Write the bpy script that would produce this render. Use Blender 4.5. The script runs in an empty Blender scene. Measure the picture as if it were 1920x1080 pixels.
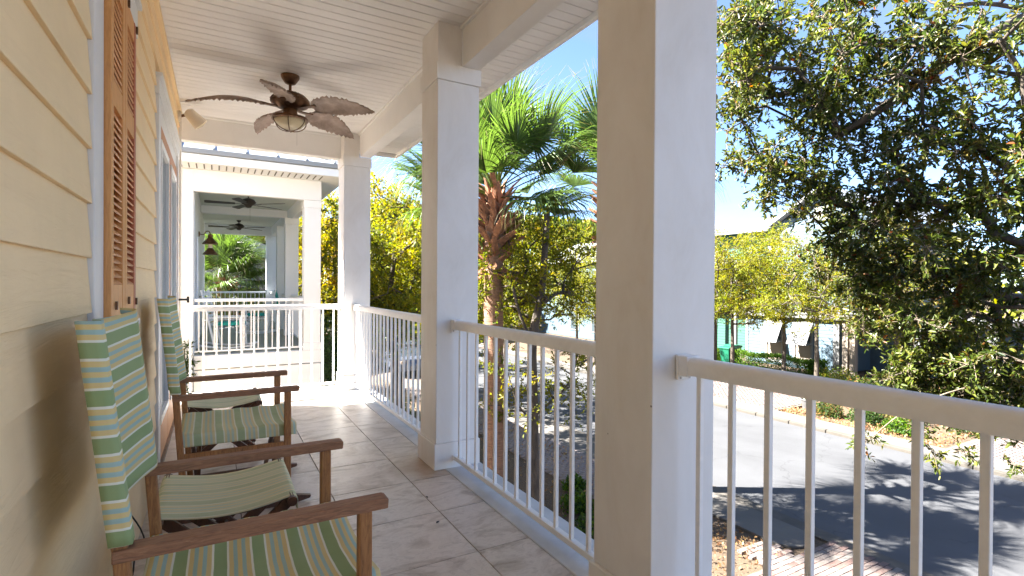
import bpy, bmesh, math, random
import numpy as np
from mathutils import Vector, Matrix

SC = bpy.context.scene
COL = SC.collection
R_ = math.radians

# ------------------------------------------------------------------ camera, sky, sun, exposure
EYE = (0.0, 0.0, 1.30)
yaw, pitch, roll = R_(29.5), R_(-0.37), R_(0.378)
fw = Vector((math.sin(yaw)*math.cos(pitch), math.cos(yaw)*math.cos(pitch), math.sin(pitch)))
rt = Vector((math.cos(yaw), -math.sin(yaw), 0))
up = rt.cross(fw)
rt2 = rt*math.cos(roll)+up*math.sin(roll)
up2 = -rt*math.sin(roll)+up*math.cos(roll)
cd = bpy.data.cameras.new('camera')
cam = bpy.data.objects.new('camera', cd)
COL.objects.link(cam)
cd.sensor_width = 36.0
cd.lens = 978.0/1920.0*36.0
cd.clip_start = 0.02
cd.clip_end = 2000
M = Matrix((rt2, up2, -fw)).transposed().to_4x4()
M.translation = Vector(EYE)
cam.matrix_world = M
SC.camera = cam
SC.render.resolution_x = 1024
SC.render.resolution_y = 576

AZ = Vector((-0.865, 0.50, 0)).normalized()
EL = R_(43.7)
SUN = Vector((AZ.x*math.cos(EL), AZ.y*math.cos(EL), math.sin(EL)))
world = bpy.data.worlds.new("World")
SC.world = world
world.use_nodes = True
wn = world.node_tree
bg = wn.nodes['Background']
sky = wn.nodes.new('ShaderNodeTexSky')
sky.sky_type = 'NISHITA'
sky.sun_disc = False
sky.sun_elevation = EL
sky.sun_rotation = math.atan2(AZ.x, AZ.y)
sky.air_density = 0.6
sky.dust_density = 0.5
sky.ozone_density = 3.5
# thin high wisps of cloud, the same all round the sky
_tc = wn.nodes.new('ShaderNodeTexCoord'); _mp = wn.nodes.new('ShaderNodeMapping'); _mp.inputs['Scale'].default_value = (1.2, 3.2, 5.0); _mp.inputs['Rotation'].default_value = (0.3, 0.2, 0.6)
_nz = wn.nodes.new('ShaderNodeTexNoise'); _nz.inputs['Scale'].default_value = 1.7; _nz.inputs['Detail'].default_value = 9; _nz.inputs['Roughness'].default_value = 0.6; _nz.inputs['Distortion'].default_value = 0.7
_cr = wn.nodes.new('ShaderNodeValToRGB'); _cr.color_ramp.elements[0].position = 0.47; _cr.color_ramp.elements[1].position = 0.80
_cr.color_ramp.elements[0].color = (0, 0, 0, 1); _cr.color_ramp.elements[1].color = (0.5, 0.5, 0.5, 1)
_mx = wn.nodes.new('ShaderNodeMix'); _mx.data_type = 'RGBA'; _mx.inputs[7].default_value = (1.15, 1.25, 1.4, 1)
wn.links.new(_tc.outputs['Generated'], _mp.inputs[0]); wn.links.new(_mp.outputs[0], _nz.inputs['Vector']); wn.links.new(_nz.outputs['Fac'], _cr.inputs[0])
wn.links.new(_cr.outputs[0], _mx.inputs[0]); wn.links.new(sky.outputs[0], _mx.inputs[6]); wn.links.new(_mx.outputs[2], bg.inputs[0])
bg.inputs[1].default_value = 0.05
sl = bpy.data.lights.new('sun', 'SUN')
sl.energy = 5.0
sl.angle = R_(0.53)
sl.color = (1.0, 0.965, 0.90)
so = bpy.data.objects.new('sun', sl)
COL.objects.link(so)
so.rotation_euler = SUN.to_track_quat('Z', 'Y').to_euler()
so.location = SUN*40
vs = SC.view_settings
vs.view_transform = 'Standard'
vs.look = 'None'
vs.gamma = 1.0
vs.use_curve_mapping = False
vs.exposure = 3.5
SC.render.engine = 'CYCLES'
SC.cycles.max_bounces = 12
SC.cycles.diffuse_bounces = 9
SC.cycles.transparent_max_bounces = 8

# ------------------------------------------------------------------ materials
def nodes_of(m):
    m.use_nodes = True
    nt = m.node_tree
    return nt, nt.nodes, nt.links, nt.nodes['Principled BSDF']

def N(nt, t, **kw):
    n = nt.nodes.new(t)
    for k, v in kw.items():
        if k in ('operation', 'data_type', 'blend_type', 'noise_dimensions', 'wave_type', 'bands_direction', 'attribute_name', 'interpolation_type'):
            setattr(n, k, v)
        else:
            n.inputs[k].default_value = v
    return n

def ramp(nt, fac, stops, const=False):
    r = nt.nodes.new('ShaderNodeValToRGB')
    cr = r.color_ramp
    if const: cr.interpolation = 'CONSTANT'
    while len(cr.elements) < len(stops): cr.elements.new(0.5)
    for e, (p, c) in zip(cr.elements, stops):
        e.position = p
        e.color = (c[0], c[1], c[2], 1)
    nt.links.new(fac, r.inputs[0])
    return r.outputs[0]

def mixc(nt, fac, a, b, mode='MIX'):
    m = nt.nodes.new('ShaderNodeMix'); m.data_type = 'RGBA'; m.blend_type = mode
    for s, v in ((0, fac), (6, a), (7, b)):
        if hasattr(v, 'is_linked') or isinstance(v, bpy.types.NodeSocket): nt.links.new(v, m.inputs[s])
        else: m.inputs[s].default_value = v if s == 0 else (v[0], v[1], v[2], 1)
    return m.outputs[2]

def coords(nt, rnd=False, scale=(1, 1, 1)):
    tc = nt.nodes.new('ShaderNodeTexCoord')
    mp = nt.nodes.new('ShaderNodeMapping')
    mp.inputs['Scale'].default_value = scale
    if rnd:
        oi = nt.nodes.new('ShaderNodeObjectInfo')
        mu = nt.nodes.new('ShaderNodeMath'); mu.operation = 'MULTIPLY'; mu.inputs[1].default_value = 97.3
        nt.links.new(oi.outputs['Random'], mu.inputs[0])
        ad = nt.nodes.new('ShaderNodeVectorMath'); ad.operation = 'ADD'
        nt.links.new(tc.outputs['Object'], ad.inputs[0]); nt.links.new(mu.outputs[0], ad.inputs[1])
        nt.links.new(ad.outputs[0], mp.inputs[0])
    else:
        nt.links.new(tc.outputs['Object'], mp.inputs[0])
    return mp.outputs[0]

def noise(nt, vec, scale, detail=4, rough=0.55, dist=0.0):
    n = nt.nodes.new('ShaderNodeTexNoise')
    n.inputs['Scale'].default_value = scale; n.inputs['Detail'].default_value = detail
    n.inputs['Roughness'].default_value = rough; n.inputs['Distortion'].default_value = dist
    nt.links.new(vec, n.inputs['Vector'])
    return n.outputs['Fac']

def bump(nt, h, strength, dist, bsdf):
    b = nt.nodes.new('ShaderNodeBump'); b.inputs['Strength'].default_value = strength; b.inputs['Distance'].default_value = dist
    nt.links.new(h, b.inputs['Height']); nt.links.new(b.outputs[0], bsdf.inputs['Normal'])

def simple(name, c, rough=0.6, var=0.12, vs_=3.0, bs=0.0, metal=0.0, rnd=False, scale=(1, 1, 1), fine=60.0):
    m = bpy.data.materials.new(name)
    nt, ns, lk, p = nodes_of(m)
    v = coords(nt, rnd, scale)
    n1 = noise(nt, v, vs_, 5, 0.6, 0.4)
    lo = [x*(1-var) for x in c]; hi = [min(1, x*(1+var*0.6)) for x in c]
    out = ramp(nt, n1, [(0.3, lo), (0.7, hi)])
    lk.new(out, p.inputs['Base Color'])
    p.inputs['Roughness'].default_value = rough
    p.inputs['Metallic'].default_value = metal
    if bs > 0:
        bump(nt, noise(nt, v, fine, 3), bs, 0.004, p)
    return m

MT = {}
MT['white'] = simple('white_paint', (0.85, 0.84, 0.82), 0.5, 0.05, 2.2, 0.10, fine=35)
MT['column'] = simple('column_paint', (0.83, 0.81, 0.785), 0.55, 0.07, 1.6, 0.16, fine=22, scale=(1, 1, 0.35))
MT['rail'] = simple('rail_paint', (0.85, 0.845, 0.835), 0.33, 0.05, 4, 0.10, scale=(6, 1, 6), fine=18)
MT['ceiling'] = simple('ceiling_plank', (0.86, 0.845, 0.83), 0.45, 0.05, 1.3, 0.03, rnd=True)
MT['yellow'] = simple('siding_yellow', (0.89, 0.675, 0.395), 0.62, 0.07, 1.5, 0)
def grainy(m, scale, s, d):   # embossed wood grain running along y on painted boards
    nt, ns, lk, p = nodes_of(m)
    v = coords(nt, True, scale)
    bump(nt, noise(nt, v, 14, 6, 0.65, 1.6), s, d, p)
grainy(MT['yellow'], (1, 0.16, 1.5), 0.62, 0.008)
MT['trimgrey'] = simple('trim_offwhite', (0.74, 0.73, 0.715), 0.5, 0.06, 3, 0.05)
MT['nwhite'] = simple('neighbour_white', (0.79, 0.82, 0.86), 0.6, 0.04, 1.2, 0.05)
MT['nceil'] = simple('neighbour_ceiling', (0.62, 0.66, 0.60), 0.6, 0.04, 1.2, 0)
MT['ndeck'] = simple('neighbour_deck', (0.33, 0.34, 0.28), 0.6, 0.12, 2, 0.05)
MT['bronze'] = simple('bronze', (0.16, 0.085, 0.045), 0.38, 0.45, 14, 0.15, metal=0.75)
MT['darkfan'] = simple('dark_fan', (0.035, 0.028, 0.022), 0.45, 0.2, 8, 0)
MT['black'] = simple('black_metal', (0.02, 0.02, 0.02), 0.45, 0.2, 8, 0)
MT['lampwhite'] = simple('lamp_beige', (0.70, 0.62, 0.50), 0.4, 0.05, 4, 0)
MT['screw'] = simple('screw_steel', (0.4, 0.4, 0.4), 0.4, 0.3, 30, 0, metal=0.9)

def wood(name, a, b, c, rough=0.5, scale=(1, 1, 1), rnd=True, sc=9):
    m = bpy.data.materials.new(name)
    nt, ns, lk, p = nodes_of(m)
    v = coords(nt, rnd, scale)
    n1 = noise(nt, v, sc, 8, 0.65, 1.2)
    n2 = noise(nt, coords(nt, rnd, (1, 1, 1)), 5, 3)
    col = ramp(nt, n1, [(0.28, a), (0.52, b), (0.75, c)])
    col2 = mixc(nt, n2, col, mixc(nt, 0.5, col, a))
    lk.new(col2, p.inputs['Base Color'])
    p.inputs['Roughness'].default_value = rough
    bump(nt, n1, 0.25, 0.002, p)
    return m
MT['wood'] = wood('chair_wood', (0.15, 0.068, 0.036), (0.34, 0.165, 0.082), (0.50, 0.27, 0.145), 0.62, (1.5, 12, 12))
MT['woodpost'] = wood('post_wood', (0.17, 0.070, 0.025), (0.42, 0.19, 0.062), (0.60, 0.30, 0.10), 0.58, (12, 12, 1.5))
MT['wooddark'] = wood('leg_wood', (0.05, 0.022, 0.013), (0.13, 0.055, 0.028), (0.20, 0.09, 0.045), 0.5, (5, 5, 3))
MT['cedar'] = wood('shutter_cedar', (0.52, 0.22, 0.065), (0.72, 0.34, 0.105), (0.82, 0.43, 0.15), 0.5, (10, 10, 1.2))
MT['cedardark'] = wood('door_cedar', (0.36, 0.14, 0.045), (0.56, 0.24, 0.08), (0.66, 0.32, 0.12), 0.5, (10, 10, 1.2))
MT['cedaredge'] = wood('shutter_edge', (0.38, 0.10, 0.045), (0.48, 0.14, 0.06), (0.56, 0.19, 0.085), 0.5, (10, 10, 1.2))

# striped canvas, stripe coordinate in uv.x (metres)
def canvas(name, fade, dirt):
    m = bpy.data.materials.new(name)
    nt, ns, lk, p = nodes_of(m)
    uv = nt.nodes.new('ShaderNodeUVMap')
    sp = nt.nodes.new('ShaderNodeSeparateXYZ'); lk.new(uv.outputs[0], sp.inputs[0])
    wob = noise(nt, uv.outputs[0], 9, 2)
    w2 = nt.nodes.new('ShaderNodeMath'); w2.operation = 'MULTIPLY_ADD'; w2.inputs[1].default_value = 0.004
    lk.new(wob, w2.inputs[0]); lk.new(sp.outputs[0], w2.inputs[2])
    d = nt.nodes.new('ShaderNodeMath'); d.operation = 'DIVIDE'; d.inputs[1].default_value = 0.107; lk.new(w2.outputs[0], d.inputs[0])
    f = nt.nodes.new('ShaderNodeMath'); f.operation = 'FRACT'; lk.new(d.outputs[0], f.inputs[0])
    G = (0.225, 0.32, 0.115); Wt = (0.78, 0.77, 0.66); Y = (0.70, 0.52, 0.20); B = (0.31, 0.48, 0.46)
    col = ramp(nt, f.outputs[0], [(0, G), (0.33, Wt), (0.385, Y), (0.50, B), (0.605, Y), (0.715, B), (0.82, Y), (0.94, Wt)], True)
    pale = (0.62, 0.64, 0.44)
    n2 = noise(nt, uv.outputs[0], 6, 5, 0.6)
    fr = ramp(nt, n2, [(0.3, (fade*0.75,)*3), (0.75, (min(1, fade*1.25+0.06),)*3)])
    sepf = nt.nodes.new('ShaderNodeRGBToBW'); lk.new(fr, sepf.inputs[0])
    col = mixc(nt, sepf.outputs[0], col, pale)
    n3 = noise(nt, uv.outputs[0], 3, 6, 0.7)
    dr = ramp(nt, n3, [(0.55, (0, 0, 0)), (0.8, (dirt, dirt, dirt))])
    sd = nt.nodes.new('ShaderNodeRGBToBW'); lk.new(dr, sd.inputs[0])
    col = mixc(nt, sd.outputs[0], col, (0.25, 0.22, 0.13))
    lk.new(col, p.inputs['Base Color'])
    p.inputs['Roughness'].default_value = 0.85
    br = nt.nodes.new('ShaderNodeTexBrick'); 
    wv = nt.nodes.new('ShaderNodeTexChecker'); wv.inputs['Scale'].default_value = 700; lk.new(uv.outputs[0], wv.inputs[0])
    nt.nodes.remove(br)
    bump(nt, wv.outputs['Fac'], 0.12, 0.0006, p)
    return m
MT['canvas'] = canvas('striped_canvas', 0.13, 0.10)
MT['canvasfade'] = canvas('sunbleached_canvas', 0.42, 0.20)
MT['canvaspale'] = canvas('pale_canvas', 0.66, 0.22)

# porcelain floor tile with cloudy veining and rust by the plinths
def tile_mat():
    m = bpy.data.materials.new('floor_tile')
    nt, ns, lk, p = nodes_of(m)
    v = coords(nt, True, (1.0, 1.7, 1))
    n1 = noise(nt, v, 3.2, 9, 0.62, 1.3)
    n2 = noise(nt, v, 11, 7, 0.7, 2.2)
    c1 = ramp(nt, n1, [(0.28, (0.36, 0.285, 0.22)), (0.42, (0.57, 0.49, 0.41)), (0.55, (0.73, 0.66, 0.585)), (0.66, (0.68, 0.60, 0.52)), (0.80, (0.42, 0.36, 0.305))])
    c2 = ramp(nt, n2, [(0.40, (0.66, 0.64, 0.61)), (0.50, (1, 1, 1)), (0.60, (0.86, 0.85, 0.83))])
    col = mixc(nt, 0.45, c1, c2, 'MULTIPLY')
    oi = nt.nodes.new('ShaderNodeObjectInfo')
    tint = ramp(nt, oi.outputs['Random'], [(0, (0.92, 0.90, 0.88)), (1, (1.0, 0.985, 0.96))])
    col = mixc(nt, 1.0, col, tint, 'MULTIPLY')
    # damp rust stain spreading from the middle column's plinth (world position)
    ge = nt.nodes.new('ShaderNodeNewGeometry')
    vd = nt.nodes.new('ShaderNodeVectorMath'); vd.operation = 'DISTANCE'; vd.inputs[1].default_value = (1.32, 3.56, 0)
    lk.new(ge.outputs['Position'], vd.inputs[0])
    n3 = noise(nt, ge.outputs['Position'], 5, 5)
    ma = nt.nodes.new('ShaderNodeMath'); ma.operation = 'MULTIPLY_ADD'; ma.inputs[1].default_value = 0.35; lk.new(n3, ma.inputs[0]); lk.new(vd.outputs['Value'], ma.inputs[2])
    st = ramp(nt, ma.outputs[0], [(0.30, (0.75, 0.75, 0.75)), (0.50, (0, 0, 0))])
    sb = nt.nodes.new('ShaderNodeRGBToBW'); lk.new(st, sb.inputs[0])
    col = mixc(nt, sb.outputs[0], col, (0.33, 0.205, 0.115))
    lk.new(col, p.inputs['Base Color'])
    rr = ramp(nt, n2, [(0.3, (0.26,)*3), (0.7, (0.42,)*3)])
    lk.new(rr, p.inputs['Roughness'])
    bump(nt, n2, 0.10, 0.002, p)
    return m
MT['tile'] = tile_mat()
MT['grout'] = simple('grout', (0.16, 0.115, 0.085), 0.9, 0.4, 6, 0)
MT['curb'] = simple('deck_edge_concrete', (0.60, 0.60, 0.595), 0.6, 0.22, 3.0, 0.15, fine=30)
MT['asphalt'] = simple('asphalt', (0.054, 0.055, 0.059), 0.9, 0.14, 0.7, 0.5, fine=120)
def wear(m, base, crack=0.0, patch=0.0, grime=0.0):
    nt, ns, lk, p = nodes_of(m)
    src = p.inputs['Base Color'].links[0].from_socket
    v = coords(nt)
    if patch:
        n = noise(nt, coords(nt, False, (0.25, 0.06, 1)), 1.6, 5, 0.6, 0.8)
        src = mixc(nt, 1.0, src, ramp(nt, n, [(0.35, (1-patch,)*3), (0.55, (1, 1, 1)), (0.75, (1+patch*0.5,)*3)]), 'MULTIPLY')
    if crack:
        vo = nt.nodes.new('ShaderNodeTexVoronoi'); vo.feature = 'DISTANCE_TO_EDGE'; vo.inputs['Scale'].default_value = 0.33; vo.inputs['Randomness'].default_value = 1.0
        wob = nt.nodes.new('ShaderNodeTexNoise'); wob.inputs['Scale'].default_value = 2.0; wob.inputs['Detail'].default_value = 6
        lk.new(v, wob.inputs['Vector'])
        ad = nt.nodes.new('ShaderNodeVectorMath'); ad.operation = 'MULTIPLY_ADD'; ad.inputs[1].default_value = (0.9, 0.9, 0)
        lk.new(wob.outputs['Color'], ad.inputs[0]); lk.new(v, ad.inputs[2]); lk.new(ad.outputs[0], vo.inputs['Vector'])
        src = mixc(nt, 1.0, src, ramp(nt, vo.outputs['Distance'], [(0.0, (1-crack,)*3), (0.006, (1, 1, 1))]), 'MULTIPLY')
    if grime:
        n = noise(nt, coords(nt, False, (1.5, 1.5, 0.7)), 2.2, 7, 0.68, 0.6)
        src = mixc(nt, 1.0, src, ramp(nt, n, [(0.38, (1, 1, 1)), (0.56, (1-grime*0.4, 1-grime*0.48, 1-grime*0.60)), (0.72, (1-grime, 1-grime*1.2, 1-grime*1.5))]), 'MULTIPLY')
        vo = nt.nodes.new('ShaderNodeTexVoronoi'); vo.inputs['Scale'].default_value = 3.1
        lk.new(v, vo.inputs['Vector'])
        src = mixc(nt, 1.0, src, ramp(nt, vo.outputs['Distance'], [(0.010, (0.12, 0.10, 0.09)), (0.016, (1, 1, 1))]), 'MULTIPLY')
    lk.new(src, p.inputs['Base Color'])
wear(MT['asphalt'], None, crack=0.35, patch=0.16)
wear(MT['column'], None, grime=0.12)
wear(MT['yellow'], None, grime=0.06)
MT['concrete'] = simple('concrete', (0.095, 0.086, 0.075), 0.9, 0.22, 1.1, 0.4, fine=60)
MT['kerb'] = simple('kerb_concrete', (0.066, 0.058, 0.048), 0.9, 0.30, 3, 0.5, fine=40)

def mulch():
    m = bpy.data.materials.new('leaf_mulch')
    nt, ns, lk, p = nodes_of(m)
    v = coords(nt)
    n1 = noise(nt, v, 26, 6, 0.75, 1.0)
    n2 = noise(nt, v, 0.8, 4)
    c = ramp(nt, n1, [(0.30, (0.02, 0.013, 0.009)), (0.48, (0.075, 0.043, 0.027)), (0.62, (0.13, 0.085, 0.056)), (0.8, (0.17, 0.13, 0.09))])
    c = mixc(nt, n2, c, mixc(nt, 0.5, c, (0.10, 0.085, 0.04)))
    lk.new(c, p.inputs['Base Color']); p.inputs['Roughness'].default_value = 0.95
    bump(nt, n1, 0.9, 0.03, p)
    return m
MT['mulch'] = mulch()

def brick_mat(attr=False):
    m = bpy.data.materials.new('paver_brick' + ('_laid' if attr else ''))
    nt, ns, lk, p = nodes_of(m)
    if attr:
        a = nt.nodes.new('ShaderNodeAttribute'); a.attribute_name = 'tint'; src = a.outputs['Fac']
        # tint attribute holds a grey value per brick
    else:
        src = nt.nodes.new('ShaderNodeObjectInfo').outputs['Random']
    c = ramp(nt, src, [(0, (0.105, 0.062, 0.052)), (0.25, (0.15, 0.105, 0.09)), (0.45, (0.135, 0.115, 0.105)), (0.65, (0.16, 0.12, 0.105)), (0.82, (0.11, 0.104, 0.10)), (1, (0.155, 0.135, 0.118))])
    n1 = noise(nt, coords(nt, True), 30, 4)
    c = mixc(nt, 0.35, c, ramp(nt, n1, [(0.3, (0.55,)*3), (0.7, (1,)*3)]), 'MULTIPLY')
    lk.new(c, p.inputs['Base Color']); p.inputs['Roughness'].default_value = 0.9
    bump(nt, n1, 0.5, 0.004, p)
    return m
MT['brick'] = brick_mat()
MT['bricklaid'] = brick_mat(True)
MT['palebrick'] = simple('pale_paver', (0.20, 0.165, 0.15), 0.9, 0.25, 5, 0.3)

def leafmat(name, trans=0.4, rough=0.5, spec=0.35):
    m = bpy.data.materials.new(name)
    nt, ns, lk, p = nodes_of(m)
    a = nt.nodes.new('ShaderNodeAttribute'); a.attribute_name = 'tint'
    lk.new(a.outputs['Color'], p.inputs['Base Color'])
    p.inputs['Roughness'].default_value = rough
    p.inputs['Specular IOR Level'].default_value = spec
    tr = nt.nodes.new('ShaderNodeBsdfTranslucent')
    hs = nt.nodes.new('ShaderNodeHueSaturation'); hs.inputs['Value'].default_value = 1.25; hs.inputs['Saturation'].default_value = 1.1
    lk.new(a.outputs['Color'], hs.inputs['Color']); lk.new(hs.outputs[0], tr.inputs[0])
    mx = nt.nodes.new('ShaderNodeMixShader'); mx.inputs[0].default_value = trans
    out = nt.nodes['Material Output']
    lk.new(p.outputs[0], mx.inputs[1]); lk.new(tr.outputs[0], mx.inputs[2]); lk.new(mx.outputs[0], out.inputs[0])
    return m
MT['leaf'] = leafmat('leaf', 0.55, 0.5, 0.3)
MT['leafgloss'] = leafmat('leaf_glossy', 0.50, 0.38, 0.45)
MT['palmleaf'] = leafmat('palm_leaf', 0.45, 0.36, 0.5)

def bark(name, a, b, sc=12, scale=(1, 1, 0.25), bs=0.8):
    m = bpy.data.materials.new(name)
    nt, ns, lk, p = nodes_of(m)
    v = coords(nt, False, scale)
    n1 = noise(nt, v, sc, 8, 0.7, 0.8)
    lk.new(ramp(nt, n1, [(0.3, a), (0.7, b)]), p.inputs['Base Color']); p.inputs['Roughness'].default_value = 0.9
    bump(nt, n1, bs, 0.02, p)
    return m
MT['bark'] = bark('oak_bark', (0.025, 0.02, 0.015), (0.11, 0.085, 0.062))
MT['barkpale'] = bark('twig_bark', (0.10, 0.075, 0.05), (0.26, 0.20, 0.145))
MT['palmtrunk'] = bark('palm_trunk_bark', (0.13, 0.068, 0.042), (0.36, 0.205, 0.125), 9, (0.6, 0.6, 4.5), 0.9)
MT['boot'] = bark('palm_boot', (0.10, 0.042, 0.022), (0.46, 0.22, 0.115), 7, (1, 1, 1), 0.5)
def glassmat(name, c, rough=0.06):
    m = bpy.data.materials.new(name)
    nt, ns, lk, p = nodes_of(m)
    p.inputs['Base Color'].default_value = (*c, 1); p.inputs['Roughness'].default_value = rough
    p.inputs['Specular IOR Level'].default_value = 0.8
    return m
MT['glass'] = glassmat('window_glass', (0.05, 0.065, 0.075))
MT['doorglass'] = glassmat('door_glass', (0.16, 0.21, 0.24))
MT['teal'] = simple('teal_cloth', (0.015, 0.33, 0.30), 0.8, 0.2, 6, 0)
MT['binred'] = simple('bin_green', (0.008, 0.10, 0.055), 0.4, 0.1, 5, 0)
MT['potgrey'] = simple('grey_pot', (0.09, 0.09, 0.09), 0.6, 0.2, 6, 0)
MT['metalroof'] = simple('metal_roof', (0.24, 0.255, 0.27), 0.4, 0.07, 1.0, 0, metal=0.2)
MT['seam'] = simple('roof_seam', (0.16, 0.18, 0.20), 0.5, 0.05, 2, 0)
MT['sand'] = simple('joint_sand', (0.12, 0.095, 0.075), 0.95, 0.2, 6, 0)
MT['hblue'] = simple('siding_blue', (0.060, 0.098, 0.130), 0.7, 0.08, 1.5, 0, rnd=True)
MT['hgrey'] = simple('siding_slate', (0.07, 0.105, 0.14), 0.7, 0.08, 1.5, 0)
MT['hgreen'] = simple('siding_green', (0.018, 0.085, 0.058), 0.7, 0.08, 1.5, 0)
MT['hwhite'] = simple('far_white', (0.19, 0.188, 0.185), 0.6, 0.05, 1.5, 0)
MT['tanpost'] = simple('tan_post', (0.26, 0.21, 0.165), 0.7, 0.08, 2, 0)
MT['shade'] = simple('painted_shade', (0.045, 0.042, 0.04), 0.8, 0.2, 2, 0)  # dark tone standing in for shade: ceiling grooves, far porch interior
MT['lampglass'] = simple('lamp_glass_cream', (0.72, 0.62, 0.42), 0.25, 0.06, 6, 0)
def blade_mat():
    m = bpy.data.materials.new('leaf_blade')
    nt, ns, lk, p = nodes_of(m)
    v = coords(nt)
    n1 = noise(nt, v, 9, 6, 0.6, 0.6)
    lk.new(ramp(nt, n1, [(0.3, (0.23, 0.165, 0.13)), (0.7, (0.48, 0.37, 0.31))]), p.inputs['Base Color'])
    p.inputs['Roughness'].default_value = 0.55
    return m
MT['blade'] = blade_mat()
MT['flower'] = simple('flower_petal', (0.8, 0.76, 0.72), 0.7, 0.1, 6, 0)

# ------------------------------------------------------------------ mesh helpers
class MB:
    def __init__(s): s.v = []; s.f = []; s.uv = None
    def add(s, vs_, fs):
        o = len(s.v); s.v += [tuple(p) for p in vs_]; s.f += [tuple(i+o for i in f) for f in fs]; return s
    def box(s, x0, x1, y0, y1, z0, z1):
        return s.add([(x0, y0, z0), (x1, y0, z0), (x1, y1, z0), (x0, y1, z0), (x0, y0, z1), (x1, y0, z1), (x1, y1, z1), (x0, y1, z1)],
                     [(0, 3, 2, 1), (4, 5, 6, 7), (0, 1, 5, 4), (1, 2, 6, 5), (2, 3, 7, 6), (3, 0, 4, 7)])
    def beam(s, a, b, w, h, upv=(0, 0, 1), w2=None, h2=None):
        a = Vector(a); b = Vector(b); d = (b-a).normalized(); u = Vector(upv)
        r = d.cross(u)
        if r.length < 1e-4: r = d.cross(Vector((1, 0, 0)))
        r.normalize(); u = r.cross(d)
        w2 = w if w2 is None else w2; h2 = h if h2 is None else h2
        q = []
        for c, ww, hh in ((a, w, h), (b, w2, h2)):
            for i, j in ((-1, -1), (1, -1), (1, 1), (-1, 1)): q.append(c+r*i*ww/2+u*j*hh/2)
        return s.add(q, [(0, 1, 2, 3), (7, 6, 5, 4), (0, 4, 5, 1), (1, 5, 6, 2), (2, 6, 7, 3), (3, 7, 4, 0)])
    def prism(s, poly, axis, a, b):   # poly in the two other axes (order kept), extruded along axis
        n = len(poly)
        def P(p, t):
            return {0: (t, p[0], p[1]), 1: (p[0], t, p[1]), 2: (p[0], p[1], t)}[axis]
        vs_ = [P(p, a) for p in poly]+[P(p, b) for p in poly]
        return s.add(vs_, [tuple(range(n)), tuple(range(2*n-1, n-1, -1))]+[(i, i+n, (i+1) % n+n, (i+1) % n) for i in range(n)])
    def tube(s, pts, rad, n=8, cap=True):
        pts = [Vector(p) for p in pts]
        if not hasattr(rad, '__len__'): rad = [rad]*len(pts)
        rings = []; prev = None
        for i, p in enumerate(pts):
            d = (pts[min(i+1, len(pts)-1)]-pts[max(i-1, 0)]).normalized()
            if prev is None:
                a = d.cross(Vector((0, 0, 1)))
                if a.length < 1e-3: a = d.cross(Vector((1, 0, 0)))
            else: a = prev-d*prev.dot(d)
            a.normalize(); prev = a; b = d.cross(a)
            rings.append([p+(a*math.cos(t)+b*math.sin(t))*rad[i] for t in [2*math.pi*k/n for k in range(n)]])
        vs_ = [q for r in rings for q in r]; fs = []
        for i in range(len(pts)-1):
            for k in range(n): fs.append((i*n+k, i*n+(k+1) % n, (i+1)*n+(k+1) % n, (i+1)*n+k))
        if cap: fs += [tuple(range(n-1, -1, -1)), tuple((len(pts)-1)*n+k for k in range(n))]
        return s.add(vs_, fs)
    def lathe(s, prof, c=(0, 0, 0), n=20, axis=None):
        c = Vector(c); q = Matrix.Identity(3) if axis is None else Vector(axis).to_track_quat('Z', 'Y').to_matrix()
        vs_ = []; fs = []
        for r, z in prof:
            for k in range(n):
                t = 2*math.pi*k/n; vs_.append(c+q@Vector((r*math.cos(t), r*math.sin(t), z)))
        for i in range(len(prof)-1):
            for k in range(n): fs.append((i*n+k, i*n+(k+1) % n, (i+1)*n+(k+1) % n, (i+1)*n+k))
        fs += [tuple(range(n-1, -1, -1)), tuple((len(prof)-1)*n+k for k in range(n))]
        return s.add(vs_, fs)
    def mesh(s, name, mat, bev=0, seg=2, smooth=False):
        me = bpy.data.meshes.new(name)
        me.from_pydata(s.v, [], s.f)
        if bev > 0:
            bm = bmesh.new(); bm.from_mesh(me)
            bmesh.ops.recalc_face_normals(bm, faces=bm.faces)
            es = [e for e in bm.edges if len(e.link_faces) == 2 and e.calc_face_angle(0) > 0.5]
            bmesh.ops.bevel(bm, geom=es, offset=bev, segments=seg, affect='EDGES', profile=0.5, clamp_overlap=True)
            bm.to_mesh(me); bm.free()
        if s.uv is not None and bev == 0:
            ul = me.uv_layers.new(name='UVMap')
            idx = np.empty(len(me.loops), dtype=np.int32); me.loops.foreach_get('vertex_index', idx)
            ul.data.foreach_set('uv', np.array(s.uv, dtype=np.float32)[idx].ravel())
        if smooth:
            me.polygons.foreach_set('use_smooth', [True]*len(me.polygons))
            if smooth == 'auto':
                try: me.set_sharp_from_angle(angle=R_(40))
                except Exception: pass
        me.materials.append(mat)
        me.update()
        return me
    def obj(s, name, mat, parent=None, **kw):
        return link(name, s.mesh(name, mat, **kw), parent)

def link(name, me, parent=None):
    o = bpy.data.objects.new(name, me)
    COL.objects.link(o)
    if parent is not None: o.parent = parent
    return o

def tag(o, label=None, cat=None, group=None, kind=None):
    if label: o['label'] = label
    if cat: o['category'] = cat
    if group: o['group'] = group
    if kind: o['kind'] = kind
    return o

def empty(name, loc=(0, 0, 0), rz=0, label=None, cat=None, group=None):
    o = bpy.data.objects.new(name, None)
    COL.objects.link(o); o.location = loc; o.rotation_euler = (0, 0, rz); o.empty_display_size = 0.1
    return tag(o, label, cat, group)

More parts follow.
